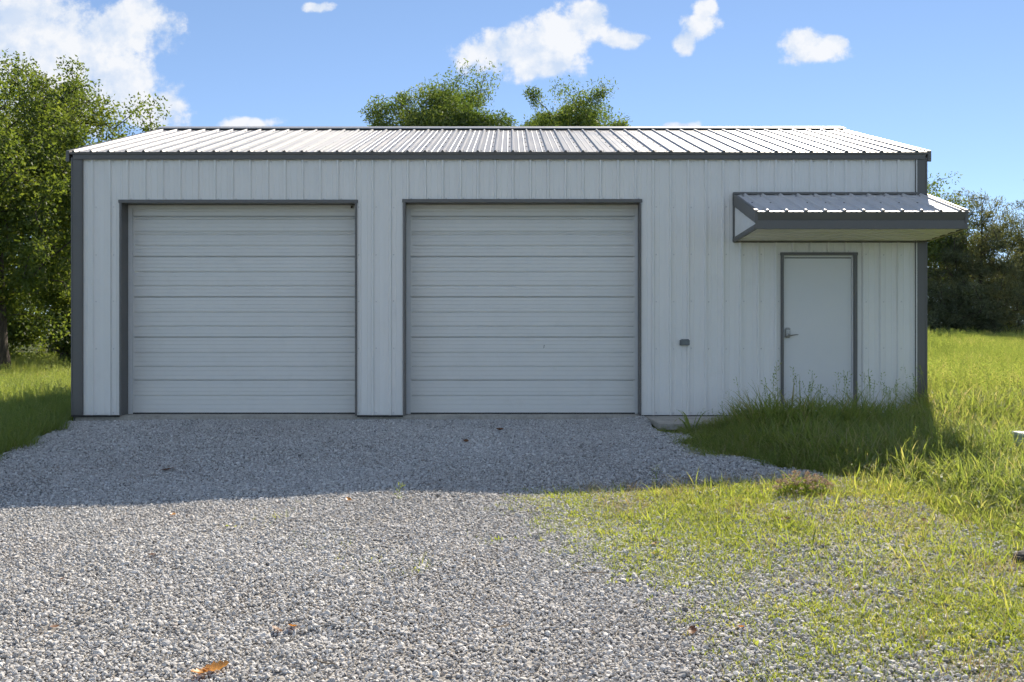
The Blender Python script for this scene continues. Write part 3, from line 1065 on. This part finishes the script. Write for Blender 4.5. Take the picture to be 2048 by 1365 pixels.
def tuft(name, seed, nb, h, w, spread, curl=0.9, segs=4, heads=0, droop=0.0, hvar=0.45):
    rr = random.Random(seed)
    V, F = [], []
    for _ in range(nb):
        a_ = rr.uniform(0, 6.283)
        r_ = spread * math.sqrt(rr.random())
        blade(V, F, (r_ * math.cos(a_), r_ * math.sin(a_), -0.02), a_ + rr.gauss(0, 0.9), h * rr.uniform(1 - hvar, 1.0), w * rr.uniform(.6, 1.2),
              rr.uniform(0.02, 0.55), rr.uniform(0.1, curl), segs, rr, droop)
    for _ in range(heads):
        # flowering stalk with a loose seed head
        a_ = rr.uniform(0, 6.283)
        hh = h * rr.uniform(0.95, 1.3)
        lean = rr.uniform(0.03, 0.22)
        base = Vector((spread * .5 * math.cos(a_), spread * .5 * math.sin(a_), -0.02))
        tip = base + Vector((math.cos(a_) * math.sin(lean), math.sin(a_) * math.sin(lean), math.cos(lean))) * hh
        s_ = Vector((-math.sin(a_), math.cos(a_), 0)) * 0.0016
        b0 = len(V)
        V += [tuple(base - s_), tuple(base + s_), tuple(tip + s_ * .6), tuple(tip - s_ * .6)]
        F.append((b0, b0 + 1, b0 + 2, b0 + 3))
        ax = (tip - base).normalized()
        for j in range(9):
            c_ = tip - ax * (0.10 * hh * j / 4.5) + Vector((rr.gauss(0, .006), rr.gauss(0, .006), 0))
            dd = (Vector((rr.gauss(0, 1), rr.gauss(0, 1), rr.gauss(0.9, .6)))).normalized()
            sd = dd.orthogonal().normalized() * 0.003
            b0 = len(V)
            V += [tuple(c_), tuple(c_ + dd * .009 + sd), tuple(c_ + dd * .020), tuple(c_ + dd * .009 - sd)]
            F.append((b0, b0 + 1, b0 + 2, b0 + 3))
    me_ = bpy.data.meshes.new(name)
    me_.from_pydata(V, [], F)
    me_.update()
    return me_


def grass_field(name, label, P, variants, scale, tint, material, tilt=0.10):
    n_ = len(P)
    rot = np.stack([rng.normal(0, tilt, n_), rng.normal(0, tilt, n_), rng.uniform(0, 6.28, n_)], 1)
    s_ = np.repeat(np.asarray(scale)[:, None], 3, 1) * np.stack([rng.uniform(.85, 1.15, n_), rng.uniform(.85, 1.15, n_), rng.uniform(.75, 1.2, n_)], 1)
    o = scatter(name, variants, P, rot, s_, rng.integers(0, len(variants), n_), {'tint': np.clip(tint, 0, 1)}, material)
    return tag(o, label, 'grass', kind='stuff')


def jittered(x0, x1, y0, y1, dens):
    n_ = int((x1 - x0) * (y1 - y0) * dens)
    return rng.uniform(x0, x1, n_), rng.uniform(y0, y1, n_)


meadow = [tuft('meadow_tuft_%d' % i, 20 + i, 13, 0.37, 0.0095, 0.085, 2.1, 6, 1 if i == 0 else 0, 1.6, 0.65) for i in range(12)]
field = [tuft('field_tuft_%d' % i, 20 + i, 12, 0.34, 0.0085, 0.085, 1.2, 4, 4, 0.6, 0.6) for i in range(8)]
lawn = [tuft('lawn_tuft_%d' % i, 40 + i, 13, 0.24, 0.0075, 0.09, 1.4, 4, 1 if i % 2 == 0 else 0, 0.6, 0.6) for i in range(7)]
broad = [tuft('broad_tuft_%d' % i, 60 + i, 8, 0.46, 0.023, 0.04, 1.7, 7, 0, 1.4) for i in range(6)]
lows = [tuft('weed_tuft_%d' % i, 80 + i, 13, 0.085, 0.0036, 0.045, 1.7, 3, 0, 0.4, 0.7) for i in range(8)]
mats = [tuft('creeping_tuft_%d' % i, 180 + i, 22, 0.030, 0.0085, 0.05, 2.2, 2, 0, 0.3, 0.6) for i in range(5)]
strawt = [tuft('straw_tuft_%d' % i, 90 + i, 7, 0.10, 0.003, 0.04, 2.6, 3, 0, 0.2) for i in range(4)]

# tall grass before the entry door and along the frame's side
X, Y = jittered(1.6, 9.5, -9.6, -0.03, 480)
edge = 0.20 * (fbm(X, Y, 1.9, 22, 3) - 0.5) * 2
keep = (X > x_right(Y) + edge + 0.03) & in_view(X, Y, 2.6) & ~((X > 1.72) & (X < 5.2) & (Y > -1.33))
near = sstep(-Y, 4.2, 6.5)
keep &= rng.random(X.size) > near * 0.45 + 0.25 * sstep(fbm(X, Y, 0.9, 41, 3), 0.5, 0.68) * near
keep &= ~((X > 5.4) & (Y > -0.03))
X, Y = X[keep], Y[keep]
e_in = sstep(X - x_right(Y), 0.0, 0.9)
hgt = (0.52 + 0.74 * e_in) * (1 - 0.45 * (1 - sstep(X, 1.9, 3.0)) * sstep(Y, -2.8, -1.9)) * (1 + 0.38 * sstep(Y, -2.7, -1.7) * sstep(X, 2.2, 3.2)) * (0.75 + 0.55 * fbm(X, Y, 1.3, 43, 3)) * (1 - 0.45 * sstep(-Y, 4.3, 6.5))
tint = 0.34 + 0.50 * fbm(X, Y, 1.1, 45, 3) + rng.normal(0, .24, X.size)
grass_field('tall_grass', 'tall unmown green grass before the entry door and along the drive', np.stack([X, Y, gz(X, Y)], 1), meadow, hgt, tint, M['grass'])
# broad bladed grass among it
X, Y = jittered(1.7, 9.0, -6.5, 6.0, 20)
ok_ = ~((X < 5.5) & (Y > -1.35))
X, Y = X[ok_], Y[ok_]
keep = (X > x_right(Y) + 0.06) & in_view(X, Y, 2.0)
keep &= rng.random(X.size) < 0.30 + 0.7 * sstep(fbm(X, Y, 0.9, 47, 2), 0.5, 0.65)
X, Y = X[keep], Y[keep]
grass_field('broad_grass', 'broad bladed grass clumps arching among the tall grass', np.stack([X, Y, gz(X, Y)], 1), broad, 0.5 + 0.5 * rng.random(X.size), 0.25 + 0.5 * rng.random(X.size), M['grass'])
# field beyond the right wall
X, Y = jittered(5.3, 27, -0.05, 34, 130)
keep = in_view(X, Y, 3.0) & (X > 5.46)
X, Y = X[keep], Y[keep]
tint = 0.14 + 0.70 * fbm(X, Y, 0.5, 48, 4) + rng.normal(0, .22, X.size)
grass_field('field_grass', 'sunlit meadow grass rising towards the dark trees', np.stack([X, Y, gz(X, Y)], 1), field, (0.65 + 1.05 * fbm(X, Y, 0.7, 49, 3)) * (1 + 0.012 * Y), tint, M['grass'])
# grass left of the garage
X, Y = jittered(-17, -5.2, -6.0, 16, 300)
edge = 0.20 * (fbm(X, Y, 1.9, 22, 3) - 0.5) * 2
keep = in_view(X, Y, 2.4) & (X < np.where(Y < 0, x_left(Y) + edge, BX0 - 0.06))
X, Y = X[keep], Y[keep]
tint = 0.20 + 0.55 * fbm(X, Y, 0.6, 52, 4) + rng.normal(0, .22, X.size)
grass_field('lawn_grass', 'rough grass beside the garage running back to the shade trees', np.stack([X, Y, gz(X, Y)], 1), lawn, 0.75 + 0.6 * fbm(X, Y, 0.8, 53, 3), tint, M['grass'])
# weeds creeping into the gravel
def weed_density(X, Y):
    xw = np.interp(Y, [-9.5, -8.6, -7.6, -6.6, -5.6, -4.7], [1.10, 0.95, 0.70, .35, .0, .05])
    patch = fbm(X, Y, 1.3, 55, 4)
    d = sstep(X - xw + (patch - 0.5) * 1.5, -0.25, 1.1) * sstep(-Y, 4.2, 4.8) * (0.30 + 0.70 * sstep(patch, 0.38, 0.60))
    d = np.maximum(d, 0.13 * sstep(fbm(X, Y, 1.6, 57, 3), 0.58, 0.70) * sstep(X, -2.4, 0.2) * sstep(-Y, 4.5, 5.0) * sstep(Y, -8.0, -6.4))
    return d * (1 - 0.8 * sstep(X - x_right(Y), 0.3, 0.9)), X - xw


X, Y = jittered(-3.2, 4.9, -9.8, -3.6, 2300)
dens, inn = weed_density(X, Y)
keep = (rng.random(X.size) < dens * (0.80 + 0.20 * sstep(-Y, 7.0, 4.8))) & in_view(X, Y, 0.8)
X, Y, inn = X[keep], Y[keep], inn[keep]
sc = (0.50 + 0.9 * rng.random(X.size) ** 1.6 + 1.3 * (rng.random(X.size) < 0.05)) * (0.75 + 0.5 * sstep(inn, 0.2, 2.0))
tint = 0.05 + 0.75 * fbm(X, Y, 1.4, 58, 3) + rng.normal(0, .22, X.size)
print('weeds', len(X))
grass_field('weeds', 'low yellow-green weeds and seedlings creeping over the gravel', np.stack([X, Y, gz(X, Y) + 0.012], 1), lows, sc, tint, M['weed'], 0.2)
X, Y = jittered(-3.2, 4.9, -9.8, -3.6, 900)
dens, inn = weed_density(X, Y)
keep = (rng.random(X.size) < dens * 1.0) & in_view(X, Y, 0.8)
X, Y = X[keep], Y[keep]
grass_field('creeping_weeds', 'flat creeping weeds matting the gravel before the tall grass', np.stack([X, Y, gz(X, Y) + 0.022], 1), mats, 0.6 + 0.8 * rng.random(X.size), 0.15 + 0.7 * fbm(X, Y, 1.8, 66, 3) + rng.normal(0, .2, X.size), M['weed'], 0.25)
X2, Y2 = jittered(0.2, 4.4, -9.6, -4.2, 420)
keep = (X2 > np.interp(Y2, [-9.5, -8.3, -7.3, -6.2, -4.7], [1.75, 1.45, 1.15, .55, .30]) + 0.3) & in_view(X2, Y2, 0.5) & (rng.random(X2.size) < 0.2 + 0.8 * sstep(fbm(X2, Y2, 0.9, 59, 3), 0.45, 0.6))
X2, Y2 = X2[keep], Y2[keep]
grass_field('dry_straw', 'bleached dry straw lying between the weeds', np.stack([X2, Y2, gz(X2, Y2) + 0.015], 1), strawt, 0.5 + 0.9 * rng.random(X2.size), rng.random(X2.size), M['straw'], 0.5)


# ------------------------------------------------------------------ trees
def leaves_mesh(name, C, nrm_bias, L, Wd, droop=0.0, axis=None, spread=1.0):
    """one diamond-shaped, slightly folded leaf per centre"""
    n_ = len(C)
    d = rng.normal(0, 1, (n_, 3))
    if axis is not None:
        d = d * spread + axis
    d[:, 2] -= droop
    d /= np.linalg.norm(d, axis=1, keepdims=True)
    up = rng.normal(0, 1, (n_, 3)) + np.array([0, 0, nrm_bias])
    s = np.cross(d, up)
    s /= np.linalg.norm(s, axis=1, keepdims=True) + 1e-9
    nn = np.cross(s, d)
    l = (L * rng.uniform(.65, 1.25, n_))[:, None]
    w = (Wd * rng.uniform(.7, 1.2, n_))[:, None]
    p0, p2 = C, C + d * l
    mid = C + d * l * 0.48 - nn * l * 0.07
    p1, p3 = mid + s * w * 0.5, mid - s * w * 0.5
    V = np.stack([p0, p1, p2, p3], 1).reshape(-1, 3)
    return big_mesh(name, V, np.arange(4 * n_), 4)


def make_tree(name, label, base, H, crown_z, rx, rz, n_cl, per, L, Wd, leafm, seed, group=None, tr=0.16, sig=0.30, droop=0.3,
              low=0.25, lean=(0, 0), cat='tree', shape=None, squash=1.0, trunkn='trunk', crownn='crown', nb=0.6, lump=1.0):
    rr = np.random.default_rng(seed)
    o = empty(name, base)
    tag(o, label, cat, group)
    top = np.array([lean[0], lean[1], H * 0.82])
    tz = np.linspace(0, 1, 9)
    trunk = np.stack([lean[0] * tz ** 1.4 + 0.05 * H * 0.1 * np.sin(3 * tz + seed), lean[1] * tz ** 1.4 + 0.04 * H * 0.1 * np.cos(4 * tz + seed), top[2] * tz - 0.12], 1)
    # cluster centres: lumpy ellipsoid, denser towards its skin
    P = []
    ph = rr.uniform(0, 6.28, 8)
    while len(P) < n_cl:
        d = rr.normal(0, 1, 3)
        d /= np.linalg.norm(d)
        az, el = math.atan2(d[1], d[0]), math.asin(d[2])
        lumpy = 1 + lump * (0.17 * math.sin(3 * az + ph[0] + 2 * el) + 0.13 * math.sin(5 * az + 3 * el + ph[1]) + 0.12 * math.sin(6 * el + ph[2] + az))
        r = rr.random() ** 0.42 * lumpy
        p = np.array([d[0] * rx * r, d[1] * rx * r * squash, crown_z + d[2] * rz * r])
        p[:2] += np.array(lean) * 0.8
        if shape is not None and rr.random() > shape(p):
            continue
        if p[2] < low * H * (0.6 + 0.8 * rr.random()):
            continue
        P.append(p)
    P = np.array(P)
    nodes = [trunk[i] for i in range(2, 9)]
    parent = [i - 1 for i in range(0, 7)]
    order = np.argsort(np.hypot(P[:, 0] - lean[0] * .5, P[:, 1]) + 0.3 * np.abs(P[:, 2] - crown_z))
    segs = []
    for i in order:
        Q = np.array(nodes)
        dv = P[i] - Q
        dist = np.linalg.norm(dv, axis=1)
        cost = dist + 1.6 * np.maximum(0, -dv[:, 2] + 0.05)
        j = int(np.argmin(cost))
        nodes.append(P[i])
        parent.append(j)
        segs.append((j, len(nodes) - 1))
    cnt = np.ones(len(nodes))
    for k_ in range(len(nodes) - 1, 6, -1):
        cnt[parent[k_]] += cnt[k_]
    mb = MB()
    cum = tr * (1 - 0.88 * tz ** 0.9)
    flare = cum.copy()
    flare[0] *= 1.35
    mb.tube([tuple(p) for p in trunk], list(flare), 9)
    rmin = 0.006 * max(1, H / 7)
    for j, k_ in segs:
        a_, b_ = np.array(nodes[j]), np.array(nodes[k_])
        r1 = min(tr * 0.55, rmin * (cnt[k_] ** 0.5) + 0.004)
        mid = (a_ + b_) / 2 + rr.normal(0, 0.06, 3) * np.linalg.norm(b_ - a_) + np.array([0, 0, 0.06 * np.linalg.norm(b_ - a_)])
        mb.tube([tuple(a_), tuple(mid), tuple(b_)], [r1 * 1.15, r1, r1 * 0.75], 4, False)
    mb.build(trunkn, 'bark', o, smooth=True)
    # leaves: round each cluster and along the last piece of its branch
    par = np.array([nodes[parent[7 + i]] for i in range(len(segs))])
    cen = np.array([nodes[7 + i] for i in range(len(segs))])
    w_ = rr.uniform(0.35, 1.7, len(cen))
    cntl = np.maximum(4, (per * w_).astype(int))
    rep = np.repeat(np.arange(len(cen)), cntl)
    t_ = rr.random(len(rep)) ** 2 * 0.7
    C = cen[rep] * (1 - t_[:, None]) + par[rep] * t_[:, None]
    sg = (sig * rr.uniform(0.55, 1.3, len(cen)))[rep]
    gn = rr.normal(0, 1, (len(rep), 3))
    gn /= np.maximum(1, np.linalg.norm(gn, axis=1, keepdims=True) / 1.9)
    C = C + gn * sg[:, None] * np.array([1, 1, 0.72])
    out = cen[rep] - par[rep]
    out /= np.linalg.norm(out, axis=1, keepdims=True) + 1e-6
    me_ = leaves_mesh(crownn, C, nb, L, Wd, droop, out, 1.0)
    link(crownn, me_, o, leafm)
    return o


def ground_at(x, y):
    return float(gz(x, y))


def tree_at(x, y, *a, name='broadleaf_tree', **k):
    pass


LG = 'shade trees beside the garage'
make_tree('broadleaf_tree', 'big leafy tree with thick dark trunk at the frame edge beside the garage', (-11.66, 9.6, ground_at(-11.66, 9.6)), 7.0, 4.0, 2.7, 2.9, 250, 210, 0.10, 0.052, 'leaf_oak', 1, None, 0.24, 0.24, 0.3, 0.22)
make_tree('broadleaf_tree', 'leafy green tree whose crown overlaps the roof end of the garage', (-11.65, 13.2, ground_at(-11.65, 13.2)), 8.0, 4.8, 2.15, 3.3, 250, 210, 0.10, 0.052, 'leaf_oak', 2, None, 0.20, 0.24, 0.3, 0.12)
make_tree('broadleaf_tree', 'thin open-crowned tree rising above its neighbours in the upper corner', (-14.3, 14.5, ground_at(-14.3, 14.5)), 8.6, 5.9, 2.2, 2.9, 150, 90, 0.10, 0.055, 'leaf_oak', 3, None, 0.17, 0.30, 0.3, 0.2)
make_tree('broadleaf_tree', 'leafy tree further back closing the gap behind the trunk', (-14.6, 19.0, ground_at(-14.6, 19)), 6.0, 3.0, 3.2, 2.8, 240, 120, 0.13, 0.07, 'leaf_oak', 4, None, 0.2, 0.36, 0.3, 0.08)
for i, (x, y, h, lb) in enumerate([(-10.9, 13.0, 1.9, 'bright leafy shrub in the grass next to the thick trunk'),
                                   (-9.4, 12.6, 2.1, 'bright leafy shrub in the grass close to the garage corner'),
                                   (-13.2, 13.0, 2.0, 'leafy shrub in the grass on the far side of the trunk')]):
    make_tree('shrub', lb, (x, y, ground_at(x, y)), h, h * 0.5, 1.15, h * 0.52, 90, 120, 0.10, 0.055, 'leaf_oak', 10 + i, 'shrubs below the shade trees', 0.04, 0.2, 0.2, 0.04, cat='shrub', trunkn='stem', crownn='foliage')
PT = make_tree('pecan_tree', 'willowy olive-green treetop with a tall spike, showing above the roof ridge', (-2.15, 20.0, ground_at(-2.15, 20)), 9.0, 6.35, 2.35, 2.85, 330, 330, 0.125, 0.040, 'leaf_pecan', 21, 'treetops behind the roof', 0.18, 0.24, 0.6, 0.3, lump=0.75)
PT.rotation_euler = (0, 0, math.pi)
make_tree('pecan_tree', 'smaller rounded olive-green treetop showing above the roof ridge', (2.0, 20.0, ground_at(2.0, 20)), 8.7, 6.05, 2.15, 2.7, 300, 330, 0.125, 0.040, 'leaf_pecan', 22, 'treetops behind the roof', 0.18, 0.24, 0.6, 0.3, lump=0.75)
# dark evergreens on the rise to the right
CG = 'dark evergreens beyond the field'
cone = lambda H_: (lambda p: 1.0 if math.hypot(p[0], p[1]) < 2.4 * (1.12 - p[2] / H_) ** 0.65 else 0.1)
for i, (x, y, H_, rx, lb) in enumerate([
        (18.9, 27.0, 6.7, 2.3, 'dark evergreen with upswept sprays nearest the awning'),
        (21.8, 28.0, 6.4, 2.4, 'dark evergreen at the frame edge above the sunlit field'),
        (24.6, 28.5, 6.2, 2.4, 'dark evergreen cut off by the frame edge'),
        (17.0, 30.5, 5.3, 2.2, 'low dark evergreen half hidden by the garage corner'),
        (20.4, 32.0, 5.8, 2.6, 'dark evergreen standing behind the front row'),
        (24.4, 32.5, 5.6, 2.7, 'dark evergreen filling the gap at the very edge of the frame')]):
    make_tree('cedar_tree', lb, (x, y, ground_at(x, y)), H_, H_ * 0.48, rx, H_ * 0.5, 340, 85, 0.16, 0.034, 'leaf_cedar', 30 + i, CG, 0.15, 0.20, -0.7, 0.03, shape=cone(H_), nb=0.2)
make_tree('broadleaf_tree', 'pale olive tree peeping over the awning beside the evergreens', (17.5, 29.0, ground_at(17.5, 29)), 7.0, 5.0, 1.7, 2.0, 170, 80, 0.15, 0.06, 'leaf_pecan', 41, None, 0.13, 0.3, 0.4, 0.3)
make_tree('shrub', 'reddish-brown leafy thicket under the evergreens next to the garage corner', (17.6, 26.2, ground_at(17.6, 26.2)), 2.6, 1.3, 1.8, 1.3, 120, 120, 0.11, 0.05, 'leaf_cedar', 42, None, 0.04, 0.25, 0.1, 0.03, cat='shrub', trunkn='stem', crownn='foliage')

# ------------------------------------------------------------------ small things on the ground
def px_ground(px, py):
    """where the sight line through a picture point meets the terrain (used once, to survey the place)"""
    lo, hi = 1.0, 60.0
    for _ in range(50):
        mid = (lo + hi) / 2
        z = CAM_Z - (py - 682) / 1991.1 * mid
        if z > float(gz((px - 1021) / 1991.1 * mid, CAM_Y + mid)):
            lo = mid
        else:
            hi = mid
    return ((px - 1021) / 1991.1 * lo, CAM_Y + lo)


def leaf_mesh(name, L, seed, lobes=4):
    """curled, lobed dry leaf with a midrib and a stalk"""
    rr = random.Random(seed)
    V, F = [], []
    nseg = lobes * 4
    curl = rr.uniform(0.5, 1.3)
    for i in range(nseg + 1):
        t_ = i / nseg
        w = 0.40 * math.sin(math.pi * min(1, t_ * 0.97 + 0.03)) ** 0.7 * (0.78 + 0.22 * math.cos(2 * math.pi * lobes * t_ + math.pi)) * L
        x_ = (t_ - 0.5) * L
        zc = curl * 0.25 * L * (t_ - 0.5) ** 2 * 2 + rr.uniform(-.01, .01) * L
        for k_, s_ in ((0, -1), (1, -0.5), (2, 0), (3, 0.5), (4, 1)):
            V.append((x_ + abs(s_) * 0.08 * L, s_ * w, zc + 0.3 * abs(s_) ** 1.5 * w * curl + (0 if k_ != 2 else -0.01 * L)))
    for i in range(nseg):
        for k_ in range(4):
            q = i * 5 + k_
            F.append((q, q + 1, q + 6, q + 5))
    b0 = len(V)
    s_ = 0.008 * L
    V += [(-0.5 * L, -s_, 0.02 * L), (-0.5 * L, s_, 0.02 * L), (-0.72 * L, s_, 0.07 * L), (-0.72 * L, -s_, 0.07 * L)]
    F.append((b0, b0 + 1, b0 + 2, b0 + 3))
    me_ = bpy.data.meshes.new(name)
    me_.from_pydata(V, [], F)
    me_.update()
    return me_


LEAVES = [(402, 1361, .10, 'orange_leaf', 'bright orange-brown curled leaf, lower of the pair on the gravel'),
          (430, 1352, .115, 'orange_leaf', 'bright orange-brown curled leaf, upper of the pair on the gravel'),
          (1000, 866, .13, 'dry_leaf', 'brown curled leaf on the shaded gravel before the second garage door'),
          (932, 888, .10, 'dry_leaf', 'small dark leaf on the shaded gravel between the garage doors'),
          (335, 946, .14, 'dry_leaf', 'dark brown leaf on the shaded gravel before the first garage door'),
          (305, 1120, .07, 'dry_leaf', 'brown leaf on sunlit gravel just below the shadow edge'),
          (124, 1170, .055, 'dry_leaf', 'small reddish leaf on the gravel close to the frame edge'),
          (345, 1038, .055, 'orange_leaf', 'small tan leaf on sunlit gravel under the shadow edge'),
          (110, 1267, .05, 'dry_leaf', 'small brown leaf low on the open gravel'),
          (555, 1273, .07, 'dry_leaf', 'brown leaf lying across the dip in the gravel'),
          (585, 1266, .06, 'orange_leaf', 'tan leaf at the far rim of the dip in the gravel'),
          (698, 1008, .06, 'orange_leaf', 'orange leaf at the shadow edge near sparse weeds'),
          (1385, 1276, .075, 'dry_leaf', 'curled brown leaf on gravel among the first weeds'),
          (1482, 1268, .045, 'orange_leaf', 'tiny orange leaf on gravel among the weeds'),
          (1852, 1053, .10, 'dry_leaf', 'broad rust-brown leaf in the weeds before the tall grass'),
          (1570, 1048, .09, 'dry_leaf', 'curled brown leaf in the weeds below the clover clump'),
          (1308, 1098, .06, 'dry_leaf', 'red-brown leaf at the weed edge on the gravel')]
for i, (px, py, L, m_, lb) in enumerate(LEAVES):
    x, y = px_ground(px, py)
    o = link('dry_leaf', leaf_mesh('dry_leaf', L, 300 + i), None, m_, True)
    o.location = (x, y, ground_at(x, y) + 0.036)
    o.rotation_euler = (random.uniform(-.3, .3), random.uniform(-.3, .3), random.uniform(0, 6.28))
    tag(o, lb, 'leaf', 'dry leaves on the ground')


def twig(px, py, L, ang, lb, seed):
    rr = random.Random(seed)
    x, y = px_ground(px, py)
    pts, rad = [], []
    p = Vector((-L / 2 * math.cos(ang), -L / 2 * math.sin(ang), 0.0))
    for i in range(6):
        pts.append(tuple(p))
        rad.append(0.0045 * (1 - 0.12 * i))
        p = p + Vector((math.cos(ang), math.sin(ang), 0)) * (L / 5) + Vector((rr.gauss(0, .012), rr.gauss(0, .012), rr.gauss(0, .004)))
    mb_ = MB().tube(pts, rad, 6)
    q = Vector(pts[3])
    mb_.tube([tuple(q), tuple(q + Vector((math.cos(ang + .7), math.sin(ang + .7), .12)) * L * .22)], [0.003, 0.0018], 5)
    o = mb_.build('twig', 'twig', None)
    o.location = (x, y, ground_at(x, y) + 0.034)
    tag(o, lb, 'twig')


twig(1195, 1156, 0.18, 0.15, 'thin dry twig lying on the gravel beside the weeds', 1)
twig(1000, 1262, 0.14, 0.9, 'short dry twig on the open gravel in front', 2)
twig(640, 1340, 0.12, -0.9, 'short pale twig low on the gravel near the orange leaves', 3)

# clover clump at the edge of the tall grass
cx, cy = px_ground(1603, 990)
CL = empty('clover_clump', (cx, cy, ground_at(cx, cy)))
tag(CL, 'low clump of fading pinkish clover heads where gravel meets tall grass', 'plant')
mb = MB()
heads = MB()
fol = []
rr = random.Random(77)
for i in range(110):
    a_, r_ = rr.uniform(0, 6.28), 0.21 * math.sqrt(rr.random())
    bx_, by_ = r_ * math.cos(a_), r_ * 0.7 * math.sin(a_)
    h = (0.17 - 0.10 * (r_ / 0.21) ** 2) * rr.uniform(.75, 1.15)
    tp = Vector((bx_ * 1.2, by_ * 1.2, h))
    mb.tube([(bx_ * .5, by_ * .5, -.01), (bx_ * .9, by_ * .9, h * .55), tuple(tp)], 0.0014, 3, False)
    for j in range(16):
        d = Vector((rr.gauss(0, 1), rr.gauss(0, 1), rr.gauss(.3, 1))).normalized()
        s_ = d.orthogonal().normalized() * 0.0032
        heads.add([tp + d * .002, tp + d * .010 + s_ * 1.5, tp + d * .019, tp + d * .010 - s_ * 1.5], [(0, 1, 2, 3)])
    for j in range(9):
        fol.append((bx_ + rr.gauss(0, .03), by_ + rr.gauss(0, .03), h * rr.uniform(.15, .8)))
tag(mb.build('stems', 'weed', CL), kind='stuff')
tag(heads.build('flower_heads', 'clover', CL), kind='stuff')
tag(link('leaves', leaves_mesh('leaves', np.array(fol), 1.5, 0.026, 0.018), CL, 'weed'), kind='stuff')

# pale utility box half hidden in the grass, at the picture's edge
ux, uy = px_ground(2052, 935)
U = MB().box(-0.075, 0.20, -0.12, 0.12, -0.05, 0.30).build('utility_box', 'pedestal', None, 0.008)
U.location = (ux, uy, ground_at(ux, uy))
MB().box(-0.085, 0.21, -0.13, 0.13, 0.30, 0.335).build('box_lid', 'pedestal', U, 0.008)
tag(U, 'pale grey-green utility box sunk in tall grass at the frame edge', 'utility box')
rx_, ry_ = px_ground(2046, 1126)
rk = lump('dark_rock', (0, 0, 0.03), (0.075, 0.05, 0.05), 'rock', 9, None, 2, 0.5)
rk.location = (rx_, ry_, ground_at(rx_, ry_))
tag(rk, 'dark jagged rock in the weeds at the frame edge', 'rock')

# a lone weed stalk before the second garage door, another on the gravel
for px, py, h, lb in ((1131, 860, 0.24, 'lone spindly weed stalk on gravel before the second garage door'),
                      (1312, 975, 0.20, 'lone upright weed stalk on shaded gravel near the grass edge'),
                      (797, 1003, 0.16, 'lone weed sprig at the shadow edge on the open gravel')):
    x, y = px_ground(px, py)
    S = empty('weed_stalk', (x, y, ground_at(x, y)))
    tag(S, lb, 'weed')
    rr = random.Random(int(px))
    mb = MB()
    mb.tube([(0, 0, 0), (0.006, 0, h * .5), (0.0, 0.004, h)], [0.0026, 0.002, 0.0012], 5)
    mb.tube([(0.005, 0, h * .45), (-0.03, 0, h * .72), (-0.045, 0, h * .92)], [0.0018, 0.0014, 0.001], 4)
    mb.tube([(0.005, 0, h * .55), (0.022, 0.004, h * .75), (0.03, 0.006, h * 1.02)], [0.0018, 0.0014, 0.001], 4)
    mb.build('stem', 'weed', S)
    pts = []
    for j in range(26):
        t_ = rr.random()
        pts.append((rr.gauss(0, .012 + .02 * t_), rr.gauss(0, .012), h * (0.15 + 0.8 * t_)))
    link('leaves', leaves_mesh('leaves', np.array(pts), 0.5, 0.030, 0.007), S, 'weed')
